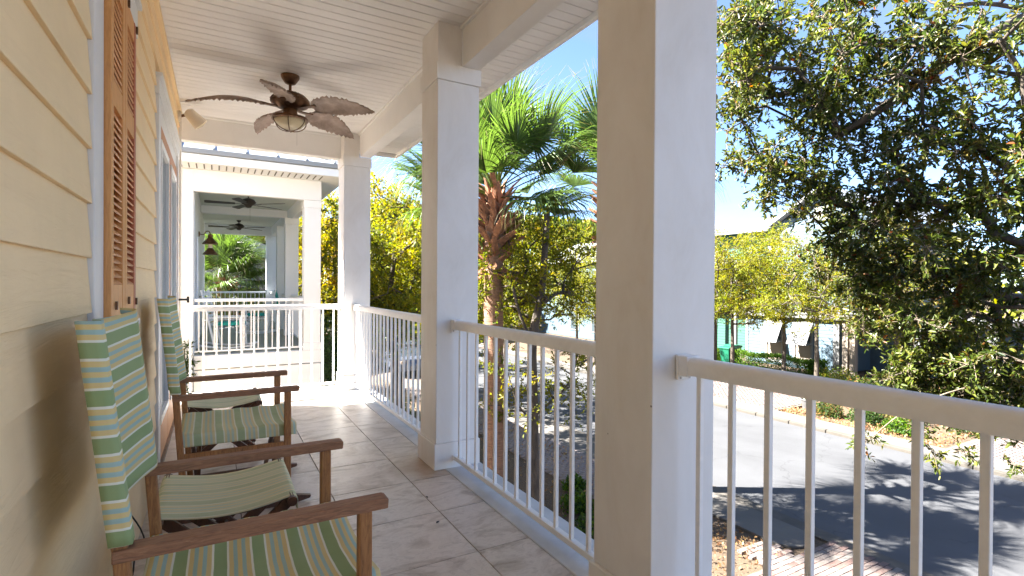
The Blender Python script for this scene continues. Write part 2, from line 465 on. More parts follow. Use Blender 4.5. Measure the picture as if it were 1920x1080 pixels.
def dup_tree(o, loc=None, rz=None, label=None, parent=None):
    c = o.copy(); COL.objects.link(c)
    if parent is not None: c.parent = parent
    if loc is not None: c.location = loc
    if rz is not None: c.rotation_euler = (0, 0, rz)
    if label: c['label'] = label
    for ch in [x for x in KIDS.get(o.name, [])]:
        dup_tree(ch, parent=c)
    return c
KIDS = {}
def index_kids():
    KIDS.clear()
    for o in bpy.data.objects:
        if o.parent: KIDS.setdefault(o.parent.name, []).append(o)

rng = np.random.default_rng(7)
random.seed(7)

# ------------------------------------------------------------------ ground, road, paving
GZ = -3.2
g = MB().add([(-150, -150, GZ-0.03), (500, -150, GZ-0.03), (500, 500, GZ-0.03), (-150, 500, GZ-0.03)], [(0, 1, 2, 3)]).obj('ground', MT['mulch'])
tag(g, kind='structure')
r = MB().add([(9.4, -60, GZ), (16.3, -60, GZ), (16.3, 160, GZ), (9.4, 160, GZ)], [(0, 1, 2, 3)]).obj('road', MT['asphalt'])
tag(r, kind='structure')
# kerb across the street, in cast lengths
kr = MB().box(16.3, 16.31, -60, 160, GZ-0.02, GZ-0.004).obj('far_kerb', MT['kerb']); tag(kr, kind='structure')
ks = MB().box(-0.07, 0.07, 0.01, 1.19, -0.05, 0.085).mesh('kerb_stone', MT['kerb'], bev=0.02)
for i in range(28):
    o = link('kerb_stone', ks, kr); o.location = (16.42, -4+i*1.2, GZ)
sw = MB().box(16.56, 17.45, -20, 60, GZ-0.02, GZ+0.07).obj('far_pavement', MT['concrete']); tag(sw, kind='structure')
# near concrete walk with a rounded end
pl = [(8.5, 30), (8.5, 5.95)] + [(8.95-0.45*math.cos(t), 5.75-0.45*math.sin(t)) for t in np.linspace(0.2, math.pi-0.2, 9)] + [(9.4, 5.95), (9.4, 30)]
nw = MB().prism(pl, 2, GZ-0.02, GZ+0.02).obj('near_pavement', MT['concrete']); tag(nw, kind='structure')
gt = MB().box(9.40, 9.75, -20, 60, GZ-0.02, GZ+0.006).obj('road_gutter', MT['kerb']); tag(gt, kind='structure')

def lay(x0, x1, y0, y1, ok=lambda x, y: True):
    out = []
    L, Wd, gp = 0.2, 0.1, 0.008
    ny = int((y1-y0)/Wd)
    for j in range(ny):
        nx = int((x1-x0)/L)+1
        for i in range(nx):
            x = x0+(i+(0.5 if j % 2 else 0))*L; y = y0+j*Wd
            if x+L/2 < x1+0.11 and ok(x, y): out.append((x+L/2, y+Wd/2))
    return out
# near driveway of brick pavers: the nearest visible bricks one by one
pad = tag(MB().box(4.5, 9.4, -10, 5.2, GZ-0.02, GZ-0.004).obj('near_driveway', MT['mulch']), kind='structure')
bm_ = MB().box(-0.096, 0.096, -0.046, 0.046, -0.03, 0.018).mesh('brick', MT['brick'], bev=0.004, seg=1)
def inwalk(x, y): return x > 8.4 and y > 5.2 and (x-8.95)**2/0.3+(y-5.75)**2/0.3 < 1.0
allb = lay(4.6, 9.3, -6, 6.2, lambda x, y: (y < 5.15 or x > 7.6 and y < 5.75) and not (x > 8.35 and y > 5.15))
allb.sort(key=lambda p: (p[0]-8.5)**2*1.0+(p[1]-4.7)**2*1.4)
for x, y in allb[:285]:
    o = link('brick', bm_, pad)
    o.location = (x, y, GZ+random.uniform(-0.003, 0.003)); o.rotation_euler = (random.uniform(-.01, .01), random.uniform(-.01, .01), random.uniform(-.02, .02))
def laid(name, pts, parent):
    n = len(pts); P = np.array(pts)
    bx = np.array([(-.096, -.046, -.02), (.096, -.046, -.02), (.096, .046, -.02), (-.096, .046, -.02), (-.094, -.044, .018), (.094, -.044, .018), (.094, .044, .018), (-.094, .044, .018)])
    z = GZ+rng.uniform(-.003, .003, n)
    V = (bx[None]+np.c_[P, z][:, None, :]).reshape(-1, 3)
    F = np.array([(4, 5, 6, 7), (0, 1, 5, 4), (1, 2, 6, 5), (2, 3, 7, 6), (3, 0, 4, 7)])
    F = (F[None]+(np.arange(n)*8)[:, None, None]).reshape(-1, 4)
    me = mesh_np(name, V, F, MT['bricklaid'], np.repeat(rng.uniform(0, 1, n), 8)[:, None].repeat(3, 1))
    return tag(link(name, me, parent), kind='stuff')
def mesh_np(name, V, F, mat, col=None, smooth=False):
    me = bpy.data.meshes.new(name)
    nf, k = F.shape
    me.vertices.add(len(V)); me.vertices.foreach_set('co', V.astype(np.float32).ravel())
    me.loops.add(nf*k); me.loops.foreach_set('vertex_index', F.astype(np.int32).ravel())
    me.polygons.add(nf); me.polygons.foreach_set('loop_start', np.arange(0, nf*k, k, dtype=np.int32)); me.polygons.foreach_set('loop_total', np.full(nf, k, dtype=np.int32))
    if smooth: me.polygons.foreach_set('use_smooth', np.ones(nf, dtype=bool))
    if col is not None:
        a = me.color_attributes.new('tint', 'FLOAT_COLOR', 'POINT')
        a.data.foreach_set('color', np.c_[col, np.ones(len(col))].astype(np.float32).ravel())
    me.materials.append(mat); me.update(); me.validate()
    return me
laid('brick_paving', allb[285:], pad)
p2 = tag(MB().box(6.9, 8.49, 8.2, 30, GZ-0.02, GZ-0.004).obj('near_brick_walk', MT['sand']), kind='structure')
nwk = laid('brick_paving', lay(6.9, 8.4, 8.25, 22), p2)
nwk.data.materials[0] = MT['palebrick']
p3 = tag(MB().box(17.46, 24.4, 11.6, 24, GZ+0.03, GZ+0.05).obj('far_driveway', MT['sand']), kind='structure')
o = laid('brick_paving', lay(17.5, 24.2, 11.7, 22), p3); o.location.z = 0.055
p4 = tag(MB().box(17.46, 23, -8, 6.6, GZ+0.03, GZ+0.05).obj('far_parking', MT['sand']), kind='structure')
o = laid('brick_paving', lay(17.5, 22.8, -1, 6.6), p4); o.location.z = 0.055

# ------------------------------------------------------------------ our porch: floor, house wall, ceiling
slab = tag(MB().box(-0.36, 1.66, -4.5, 6.86, -0.25, -0.012).obj('porch_floor', MT['grout']), kind='structure')
edge = MB().box(1.402, 1.68, -4.5, 6.88, -0.26, 0.002).obj('edge_strip', MT['curb'], slab, bev=0.006)
edge2 = MB().box(-0.36, 1.4, 6.56, 6.88, -0.26, 0.002).obj('edge_strip', MT['curb'], slab, bev=0.006)
tm = {}
xs = [(-0.37, 0.122), (0.122, 0.617), (0.617, 1.112), (1.112, 1.400)]
for i, (a, b) in enumerate(xs):
    wdt = b-a
    tm[i] = MB().box(-wdt/2+0.0025, wdt/2-0.0025, -0.2525, 0.2525, -0.01, 0).mesh('tile', MT['tile'], bev=0.0015, seg=1)
for i, (a, b) in enumerate(xs):
    for k in range(-12, 9):
        y0 = 2.284+0.51*k
        if y0+0.51 > 6.56 or y0 < -4.4: continue
        o = link('tile', tm[i], slab); o.location = ((a+b)/2, y0+0.255, random.uniform(-0.0008, 0.0006))
for i, (a, b) in enumerate(xs):   # cut row against the end kerb
    wdt = b-a
    o = MB().box(a+0.0025, b-0.0025, 6.3665, 6.555, -0.01, 0).obj('tile', MT['tile'], slab)
DRYLEAVES = [(1.04, 2.66, 0.5), (1.12, 3.0, 1.7)]
WX = -0.36
house = empty('yellow_house', (-0.36, 1.0, -0.3), label='yellow lap-sided house whose wall runs down the left side of the porch', cat='house')
house.location = (0, 0, 0)
MB().box(-9, -0.40, -7, 6.5, GZ-0.1, 3.12).obj('wall_core', MT['yellow'], house)
MB().box(-0.398, 1.66, -4.5, 6.84, -0.45, -0.262).obj('floor_band', MT['white'], house)
ow = [(2.09, 3.03, 1.13, 2.56), (4.12, 6.20, -0.01, 2.66)]
def siding(parent, x, rows, z0, h, segs_fn, mat, sgn=1, th=0.017):
    for k in range(rows):
        zb = z0+k*h
        for (a, b) in segs_fn(zb, zb+h):
            pr = [(x-0.02*sgn, zb), (x+th*sgn, zb), (x+0.002*sgn, zb+h+0.02), (x-0.02*sgn, zb+h+0.02)]
            m = MB().prism([(p[0], p[1]) for p in pr], 1, a, b).obj('siding_board', mat, parent, bev=0.0015, seg=1)
def segs(z0, z1):
    out = [(-4.5, 6.49)]
    for (a, b, lo, hi) in ow:
        if z1 > lo+0.06 and z0 < hi-0.06:
            new = []
            for (p, q) in out:
                if a > p and b < q: new += [(p, a), (b, q)]
                else: new.append((p, q))
            out = new
    return out
# each run is broken into boards of a few metres, butt-jointed
def segs2(z0, z1):
    k = int(round((z0+0.2)/0.172))
    res = []
    for a, b in segs(z0, z1):
        cuts = [c for c in ((0.3 if k % 3 == 0 else (-1.2 if k % 3 == 1 else 1.0)),) if a+0.3 < c < b-0.3]
        if z0 > 2.6: cuts = [c for c in ((4.9, 1.3)[k % 2],)] 
        e = [a]+cuts+[b]
        res += [(e[i]+0.0008, e[i+1]-0.0008) for i in range(len(e)-1)]
    return res
siding(house, WX, 19, 1.375-0.172*8, 0.172, segs2, MT['yellow'])
MB().box(WX-0.03, WX+0.03, 6.49, 6.56, -0.25, 3.13).obj('corner_board', MT['trimgrey'], house, bev=0.003)
MB().box(WX-0.01, WX+0.012, -4.5, 6.49, 0.0, 0.03).obj('skirt_board', MT['yellow'], house)
MB().box(WX+0.001, WX+0.03, -4.5, 6.7, 3.085, 3.133).obj('crown_moulding', MT['yellow'], house, bev=0.004)
# window with closed louvred shutters
win = MB().box(WX-0.01, WX+0.022, 2.092, 2.245, 1.13, 2.458).obj('window', MT['trimgrey'], house, bev=0.003)
MB().box(WX-0.01, WX+0.022, 2.885, 3.028, 1.13, 2.458).obj('side_trim', MT['trimgrey'], win, bev=0.003)
MB().box(WX-0.01, WX+0.028, 2.06, 3.06, 2.46, 2.60).obj('head_trim', MT['trimgrey'], win, bev=0.003)
MB().box(WX-0.01, WX+0.045, 2.05, 3.07, 2.60, 2.625).obj('head_cap', MT['trimgrey'], win, bev=0.003)
MB().box(WX-0.01, WX+0.040, 2.06, 3.06, 1.10, 1.128).obj('sill', MT['trimgrey'], win, bev=0.003)
for (a, b) in ((2.252, 2.563), (2.569, 2.880)):
    zt, zm1, zm0, zb = 2.445, 2.02, 1.93, 1.16
    fr = MB()
    st_ = 0.052
    sh = MB().box(WX+0.004, WX+0.042, a, a+st_, zb, zt).obj('shutter', MT['cedar'], house, bev=0.003)
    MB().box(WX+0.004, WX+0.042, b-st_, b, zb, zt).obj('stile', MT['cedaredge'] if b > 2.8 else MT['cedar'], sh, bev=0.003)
    for (p, q) in ((zb, zb+0.13), (zm0, zm1), (zt-0.09, zt)):
        MB().box(WX+0.006, WX+0.040, a+st_+0.001, b-st_-0.001, p, q).obj('rail', MT['cedar'], sh)
    MB().box(WX-0.012, WX-0.006, a, b, zb, zt).obj('shutter_backing', MT['black'], sh)
    sm = MB().beam((0.008, 0, -0.012), (-0.010, 0, 0.014), b-a-2*st_-0.002, 0.006, (0, 1, 0))
    # slat tilted: outer edge lower
    sm = MB().prism([(0.014, -0.016), (0.018, -0.012), (-0.012, 0.016), (-0.016, 0.012)], 1, a+st_+0.001, b-st_-0.001).mesh('slat', MT['cedar'])
    z = zb+0.145
    while z < zt-0.10:
        if not (zm0-0.012 < z < zm1+0.012):
            o = link('slat', sm, sh); o.location = (WX+0.022, 0, z)
        z += 0.0265
for (y_, z_) in ((2.33, 1.20), (2.64, 1.21), (2.86, 1.20), (2.62, 2.42), (2.86, 2.41)):
    MB().box(WX+0.042, WX+0.05, y_, y_+0.014, z_, z_+0.03).obj('shutter_latch', MT['bronze'], house)
# french doors
dr = MB().box(WX-0.01, WX+0.028, 4.12, 4.262, 0.0, 2.53).obj('french_door', MT['trimgrey'], house, bev=0.003)
MB().box(WX-0.01, WX+0.028, 6.06, 6.20, 0.0, 2.53).obj('side_trim', MT['trimgrey'], dr, bev=0.003)
MB().box(WX-0.01, WX+0.032, 4.10, 6.22, 2.532, 2.64).obj('head_trim', MT['trimgrey'], dr, bev=0.003)
MB().box(WX-0.01, WX+0.05, 4.08, 6.24, 2.64, 2.665).obj('head_cap', MT['trimgrey'], dr, bev=0.003)
MB().box(WX-0.06, WX+0.01, 4.264, 6.058, 2.42, 2.53).obj('head_jamb', MT['trimgrey'], dr, bev=0.003)
MB().box(WX-0.06, WX+0.03, 4.264, 6.058, 0.0, 0.03).obj('threshold', MT['bronze'], dr)
for (a, b) in ((4.268, 5.158), (5.164, 6.054)):
    s_ = 0.11
    MB().box(WX-0.035, WX+0.014, a, a+s_, 0.032, 2.415).obj('door_stile', MT['cedardark'], dr, bev=0.003)
    MB().box(WX-0.035, WX+0.014, b-s_, b, 0.032, 2.415).obj('door_stile', MT['cedardark'], dr, bev=0.003)
    MB().box(WX-0.034, WX+0.013, a+s_+.001, b-s_-.001, 2.30, 2.414).obj('door_rail', MT['cedardark'], dr, bev=0.003)
    MB().box(WX-0.034, WX+0.013, a+s_+.001, b-s_-.001, 0.033, 0.30).obj('door_rail', MT['cedardark'], dr, bev=0.003)
    f = MB()
    f.box(WX-0.03, WX+0.024, a+s_+.002, a+s_+.045, 0.302, 2.298); f.box(WX-0.03, WX+0.024, b-s_-.045, b-s_-.002, 0.302, 2.298)
    f.box(WX-0.03, WX+0.023, a+s_+.046, b-s_-.046, 2.25, 2.298); f.box(WX-0.03, WX+0.023, a+s_+.046, b-s_-.046, 0.302, 0.35)
    f.obj('glazing_frame', MT['white'], dr)
    MB().box(WX-0.005, WX+0.002, a+s_+.046, b-s_-.046, 0.351, 2.249).obj('pane', MT['doorglass'], dr)
for z_ in (0.5, 1.2, 2.05):
    MB().tube([(WX+0.012, 6.055, z_), (WX+0.012, 6.055, z_+0.1)], 0.009, 8).obj('hinge', MT['black'], dr)
h_ = MB().lathe([(0.026, 0), (0.026, 0.006), (0.009, 0.008), (0.009, 0.04)], (WX-0.012, 5.22, 1.12), 12, (1, 0, 0)).tube([(WX+0.035, 5.22, 1.12), (WX+0.04, 5.12, 1.12)], 0.009, 8)
h_.obj('handle', MT['black'], dr, smooth='auto')
MB().box(WX+0.03, WX+0.12, 6.10, 6.13, 1.12, 1.14).box(WX+0.10, WX+0.12, 6.09, 6.14, 1.10, 1.16).obj('wall_hook', MT['black'], house)

# roof over everything
roof = MB()
roof.add([(2.24, -5.2, 3.22), (2.24, 7.36, 3.22), (-4.2, 3.5, 5.6), (-4.2, -1.2, 5.6), (-10, -5.2, 3.4), (-10, 7.36, 3.4)],
         [(0, 1, 2, 3), (1, 5, 2), (3, 2, 5, 4), (0, 3, 4)])
roof.obj('roof', MT['metalroof'], house)
MB().box(2.205, 2.245, -5.2, 7.36, 3.10, 3.235).obj('fascia', MT['white'], house, bev=0.003)
MB().box(-9.9, 2.20, 7.325, 7.36, 3.10, 3.235).obj('fascia', MT['white'], house)
MB().box(-9.9, -0.37, 6.52, 7.32, 3.14, 3.16).obj('end_soffit', MT['white'], house)

ceil = tag(MB().box(-0.36, 2.20, -4.6, 7.32, 3.150, 3.165).obj('porch_ceiling', MT['shade']), kind='structure')  # backing coloured dark so the gaps between planks look shaded
pm = MB().prism([(-0.0445, 0), (0.0445, 0), (0.0457, 0.0015), (0.0457, 0.013), (-0.0457, 0.013), (-0.0457, 0.0015)], 0, -0.345, 2.200).mesh('ceiling_plank', MT['ceiling'])
k = 0
y = 4.183-0.099*89+0.0495
while y < 7.3:
    o = link('ceiling_plank', pm, ceil); o.location = (0, y, 3.135+random.uniform(0, 0.0008)); y += 0.099
# beams
cols_y = [(1.350, 1.675), (3.425, 3.745), (6.50, 6.83), (-1.75, -1.43), (-3.8, -3.48)]
MB().box(1.52, 1.655, -4.5, -3.802, 2.851, 3.134).obj('beam', MT['white'], ceil, bev=0.003)
ys = sorted(cols_y)
for (a, b) in zip(ys[:-1], ys[1:]):
    MB().box(1.52, 1.655, a[1]+0.001, b[0]-0.001, 2.851, 3.134).obj('beam', MT['white'], ceil, bev=0.003)
    MB().box(1.497, 1.519, a[1]+0.001, b[0]-0.001, 3.112, 3.1345).obj('beam_moulding', MT['white'], ceil, bev=0.003)
MB().box(-0.34, 1.334, 6.70, 6.83, 2.851, 3.134).obj('beam', MT['white'], ceil, bev=0.003)
MB().box(-0.34, 1.334, 6.678, 6.699, 3.112, 3.1345).obj('beam_moulding', MT['white'], ceil, bev=0.003)

def column(y0, label):
    t = empty('porch_column', (1.495, y0+0.162, 0), label=label, cat='column', group='square white columns along the porch edge')
    h = 0.16
    MB().box(-h, h, -h, h, 0.181, 2.731).obj('shaft', MT['column'], t, bev=0.004)
    MB().box(-h-0.015, h+0.015, -h-0.015, h+0.015, 0.0, 0.18).obj('plinth', MT['column'], t, bev=0.004)
    MB().box(-h-0.011, h+0.011, -h-0.011, h+0.011, 2.732, 2.848).obj('cap', MT['column'], t, bev=0.003)
    MB().box(-h, 0.0245, -h, h, 2.850, 3.134).obj('upper_shaft', MT['column'], t, bev=0.003)
    return t
column(1.35, 'nearest thick white column, tan on its shaded side, close right of centre')
column(3.425, 'middle white column beside the palm, standing on a rust-stained tile')
column(6.50, 'farthest white column at the porch corner, next to the end railing')
column(-1.75, 'white porch column behind the viewer, next after the nearest one')
column(-3.8, 'white porch column at the rear end of the porch')

def railing(p0, p1, n, label, group, top=1.045, mat='rail', brackets=True, screws=True, zb=0.085, w=0.06, bw=0.019):
    p0 = Vector(p0); p1 = Vector(p1); L = (p1-p0).length; ang = math.atan2(p1.y-p0.y, p1.x-p0.x)
    t = empty('porch_railing', p0, ang, label, 'railing', group)
    # rounded top rail profile in (y,z)
    pr = [(-w/2, -0.062), (w/2, -0.062), (w/2, -0.018), (w/2-0.008, -0.006), (w/2-0.02, 0), (-w/2+0.02, 0), (-w/2+0.008, -0.006), (-w/2, -0.018)]
    o = MB().prism([(a, b+top) for a, b in pr], 0, 0.004, L-0.004).obj('top_rail', MT[mat], t, smooth='auto')
    MB().box(0.004, L-0.004, -0.0175, 0.0175, zb-0.030, zb).obj('bottom_rail', MT[mat], t, bev=0.003)
    bm2 = MB().box(-bw/2, bw/2, -bw/2, bw/2, zb, top-0.062).mesh('baluster', MT[mat], bev=0.0015, seg=1)
    for i in range(n):
        o = link('baluster', bm2, t); o.location = (L*(i+0.62)/(n+0.24), 0, 0)
    if brackets:
        for e, s in ((0.0, 1), (L, -1)):
            b = MB().box(min(e, e+s*0.012), max(e, e+s*0.012), -w/2-0.006, w/2+0.006, top-0.085, top+0.006)
            b.box(min(e+s*.012, e+s*0.05), max(e+s*.012, e+s*0.05), -w/2-0.004, w/2+0.004, top-0.068, top+0.004)
            b2 = b.obj('bracket', MT[mat], t, bev=0.002, seg=1)
            MB().box(min(e, e+s*0.02), max(e, e+s*0.02), -0.026, 0.026, zb-0.036, zb+0.006).obj('lower_bracket', MT[mat], t, bev=0.002, seg=1)
            if screws:
                for yy in (-0.022, 0.022):
                    MB().lathe([(0.0045, 0), (0.0045, 0.003)], (e+s*0.012, yy, top-0.077), 8, (s, 0, 0)).obj('screw', MT['screw'], t)
    return t
GR = 'white metal railings around the porch'
railing((1.48, 1.348, 0), (1.48, -1.428, 0), 21, 'white railing nearest the viewer, running out of the picture at the right edge', GR)
railing((1.48, 3.423, 0), (1.48, 1.677, 0), 13, 'white railing between the nearest and middle columns, in front of the palm trunk', GR)
railing((1.48, 6.498, 0), (1.48, 3.747, 0), 21, 'white railing between the middle column and the corner column', GR)
railing((-0.33, 6.69, 0), (1.333, 6.69, 0), 13, 'white railing across the far end of the porch, facing the white house', GR)
railing((1.48, -1.752, 0), (1.48, -3.478, 0), 13, 'white railing behind the viewer on the porch edge', GR)

# ------------------------------------------------------------------ deck chairs and stools
def sheet(nu, nv, fn, thick=0.003):
    """fn(u,v)->(point, uvcoord); double sheet with thickness"""
    mb = MB(); P = []; U = []
    for i in range(nu+1):
        for j in range(nv+1):
            p, c = fn(i/nu, j/nv); P.append(Vector(p)); U.append(c)
    n = (nv+1)
    nor = []
    for i in range(nu+1):
        for j in range(nv+1):
            a = P[min(i+1, nu)*n+j]-P[max(i-1, 0)*n+j]; b = P[i*n+min(j+1, nv)]-P[i*n+max(j-1, 0)]
            nn = a.cross(b); nor.append(nn.normalized() if nn.length > 0 else Vector((0, 0, 1)))
    m = len(P)
    vs_ = [p+q*thick/2 for p, q in zip(P, nor)]+[p-q*thick/2 for p, q in zip(P, nor)]
    fs = []
    for i in range(nu):
        for j in range(nv):
            a, b, c, d = i*n+j, (i+1)*n+j, (i+1)*n+j+1, i*n+j+1
            fs += [(a, b, c, d), (a+m, d+m, c+m, b+m)]
    for i in range(nu):
        fs += [(i*n, i*n+m, (i+1)*n+m, (i+1)*n), (i*n+nv, (i+1)*n+nv, (i+1)*n+nv+m, i*n+nv+m)]
    for j in range(nv):
        fs += [(j, j+1, j+1+m, j+m), (nu*n+j, nu*n+j+m, nu*n+j+1+m, nu*n+j+1)]
    mb.add(vs_, fs); mb.uv = U+U
    return mb

def chair(loc, label, cloth_seat, cloth_back, seed=0):
    rs = random.Random(seed)
    t = empty('deck_chair', loc, 0, label, 'chair', 'high-backed wooden chairs with striped canvas along the wall')
    H = 0.305
    for s in (-1, 1):
        y = s*H
        # arm with rounded front end and a gentle crown
        n = 9; top = []; 
        ax0, ax1 = -0.205, 0.425
        pts = [(ax0, 0.663), (ax1, 0.663), (ax1+0.002, 0.690), (ax1-0.008, 0.694), (ax0, 0.692)]
        MB().prism(pts, 1, y-0.026, y+0.026).obj('arm', MT['wood'], t, bev=0.0035, seg=2)
        MB().box(0.345, 0.383, y-0.017, y+0.017, 0.054, 0.6625).obj('front_post', MT['woodpost'], t, bev=0.006)
        # rear post, raked above the arm
        pth = [(-0.145, 0.054), (-0.190, 0.68), (-0.250, 1.20)]
        yy = y-0.0
        b = MB(); hw = 0.016
        q = []
        for x, z in pth: q += [(x-hw, yy-0.017, z), (x+hw, yy-0.017, z), (x+hw, yy+0.017, z), (x-hw, yy+0.017, z)]
        fs = [(3, 2, 1, 0), (8, 9, 10, 11)]
        for i in range(2):
            for k in range(4): fs.append((i*4+k, i*4+(k+1) % 4, i*4+4+(k+1) % 4, i*4+4+k))
        b.add(q, fs).obj('rear_post', MT['woodpost'], t, bev=0.005)
        MB().prism([(-0.155, 0.335), (0.344, 0.335), (0.344, 0.372), (-0.155, 0.372)], 1, y-0.011, y+0.011).obj('side_stretcher', MT['woodpost'], t, bev=0.003)
        MB().prism([(-0.30, 0.004), (-0.22, 0.0), (0.40, 0.0), (0.49, 0.018), (0.495, 0.034), (0.40, 0.053), (-0.22, 0.053), (-0.30, 0.03)], 1, y-0.015, y+0.015).obj('foot_runner', MT['wooddark'], t, bev=0.003)
        MB().tube([(-0.17, s*0.275, 0.452), (0.41, s*0.275, 0.452)], 0.013, 10).obj('seat_rod', MT['wooddark'], t, smooth='auto')
    for x in (-0.10, 0.30):
        for s in (-1, 1):
            MB().beam((x+0.011*s, -s*0.28, 0.06), (x+0.011*s, s*0.27, 0.44), 0.019, 0.040, (0, 0, 1)).obj('cross_leg', MT['wooddark'], t, bev=0.003)
    MB().tube([(-0.105, 0, 0.25), (0.325, 0, 0.25)], 0.008, 8).obj('pivot_rod', MT['wooddark'], t)
    # seat canvas, sagging, wrapped round both rods
    prof = []
    for a in np.linspace(0, 1, 6): prof.append((-0.291, 0.405+a*0.047))
    for a in np.linspace(0.3, 1.0, 4): prof.append((-0.275-0.016*math.cos(a*math.pi/2), 0.452+0.016*math.sin(a*math.pi/2)))
    for a in np.linspace(0.04, 0.96, 15): prof.append((-0.275+0.55*a, 0.468-0.028*math.sin(math.pi*a)))
    for a in np.linspace(1.0, 0.3, 4): prof.append((0.275+0.016*math.cos(a*math.pi/2), 0.452+0.016*math.sin(a*math.pi/2)))
    for a in np.linspace(1, 0, 6): prof.append((0.291, 0.405+a*0.047))
    np_ = len(prof)-1
    ph = rs.uniform(0, 6)
    def seat(u, v):
        i = int(round(v*np_)); y, z = prof[i]
        x = -0.185+0.60*u
        z2 = z+0.004*math.sin(9*u*math.pi+ph)*math.sin(math.pi*v)+0.003*math.sin(5*v+ph)
        return (x, y, z2), (x+0.02*math.sin(3*v+ph)*0.3, y)
    sheet(24, np_, seat, 0.003).obj('seat', MT[cloth_seat], t, smooth=True)
    # back canvas: sleeve round the near post, hollow in the middle, sleeve round the far post
    def back(u, v):
        z = 0.702+0.512*v+0.004*math.sin(7*u)
        xp = -0.190-0.060*(z-0.68)/0.52
        if u < 0.14:      # near sleeve: starts behind the post, wraps its near side
            a = u/0.14
            if a < 0.5: x = xp-0.021+0.043*a*2; y = -H-0.021
            else: x = xp+0.022; y = -H-0.021+0.057*(a-0.5)*2
        elif u > 0.86:
            a = (u-0.86)/0.14
            if a < 0.5: x = xp+0.022; y = H-0.036+0.057*a*2
            else: x = xp+0.022-0.043*(a-0.5)*2; y = H+0.021
        else:
            a = (u-0.14)/0.72
            y = -H+0.036+(2*H-0.072)*a
            x = xp+0.022-0.070*math.sin(math.pi*a)**0.8*(1.0-0.30*v)
            z -= 0.0
        x += 0.003*math.sin(10*u+ph)
        x = max(x, -0.345)
        zz = z - 0.018*math.sin(math.pi*u)*(1-v) - 0.012*math.sin(math.pi*u)*v
        return (x, y, zz), (0.702+0.512*v+0.006*math.sin(4*u+ph)+0.04, u*0.6)
    sheet(40, 22, back, 0.003).obj('backrest', MT[cloth_back], t, smooth=True)
    return t
chair((0, 1.785, 0), 'nearest striped canvas chair, its tall back just below the louvred shutter', 'canvas', 'canvas', 1)
chair((0, 3.62, 0), 'second striped canvas chair, further along the wall beside the french doors, with a faded seat', 'canvasfade', 'canvas', 2)

def stool(loc, rz, label, cloth):
    t = empty('folding_stool', loc, rz, label, 'stool', 'folding canvas footstools between the chairs')
    X = 0.225; Wy = 0.25
    for s in (-1, 1):
        MB().tube([(s*X, -Wy-0.02, 0.43), (s*X, Wy+0.02, 0.43)], 0.019, 10).obj('top_rod', MT['wooddark'], t, smooth='auto')
        MB().tube([(s*0.21, -0.17, 0.022), (s*0.21, 0.17, 0.022)], 0.014, 8).obj('foot_rod', MT['wooddark'], t, smooth='auto')
    for y, s in ((-0.225, 1), (-0.195, -1), (0.195, -1), (0.225, 1), (-0.02, 1), (0.02, -1)):
        MB().beam((s*0.22, y, 0.425), (-s*0.22, y, 0.02), 0.020, 0.042, (1, 0, 0)).obj('cross_leg', MT['wooddark'], t, bev=0.003)
    MB().tube([(0, -0.24, 0.222), (0, 0.24, 0.222)], 0.007, 8).obj('pivot_rod', MT['screw'], t)
    prof = []
    for a in np.linspace(0, 1, 4): prof.append((-X-0.021, 0.385+a*0.045))
    for a in np.linspace(0.25, 1.0, 4): prof.append((-X-0.021*math.cos(a*math.pi/2), 0.43+0.021*math.sin(a*math.pi/2)))
    for a in np.linspace(0.05, 0.95, 13): prof.append((-X+2*X*a, 0.452-0.030*math.sin(math.pi*a)))
    for a in np.linspace(1.0, 0.25, 4): prof.append((X+0.021*math.cos(a*math.pi/2), 0.43+0.021*math.sin(a*math.pi/2)))
    for a in np.linspace(1, 0, 4): prof.append((X+0.021, 0.385+a*0.045))
    n = len(prof)-1
    def cl(u, v):
        x, z = prof[int(round(v*n))]
        y = -Wy+2*Wy*u
        return (x, y, z-0.006*math.sin(math.pi*v)*math.cos(6.3*u)), (y+0.0165+0.004*math.sin(6*v), x)
    sheet(18, n, cl, 0.003).obj('sling', MT[cloth], t, smooth=True)
    return t
stool((0.04, 2.50, 0), 0.0, 'pale striped folding stool between the two chairs, slung on crossed legs', 'canvaspale')
stool((0.045, 4.46, 0), 0.0, 'pale folding stool farthest along the porch, just past the second chair', 'canvaspale')

# loose white cable lying behind the near chair
cpts = [(-0.30, 2.30, 0.02), (-0.27, 2.42, 0.25), (-0.31, 2.47, 0.42), (-0.25, 2.50, 0.30), (-0.22, 2.46, 0.08), (-0.26, 2.40, 0.012), (-0.18, 2.55, 0.010), (-0.10, 2.75, 0.010)]
def smoothp(pts, n=6):
    P = [Vector(p) for p in pts]; out = []
    for i in range(len(P)-1):
        a = P[max(i-1, 0)]; b = P[i]; c = P[i+1]; d = P[min(i+2, len(P)-1)]
        for k in range(n):
            t = k/n
            out.append(0.5*((2*b)+(c-a)*t+(2*a-5*b+4*c-d)*t*t+(3*b-a-3*c+d)*t**3))
    return out+[P[-1]]
o = MB().tube(smoothp(cpts), 0.003, 6).obj('cable', MT['black'], smooth=True)
tag(o, 'thin looped cable hanging behind the nearest chair by the wall', 'cable')

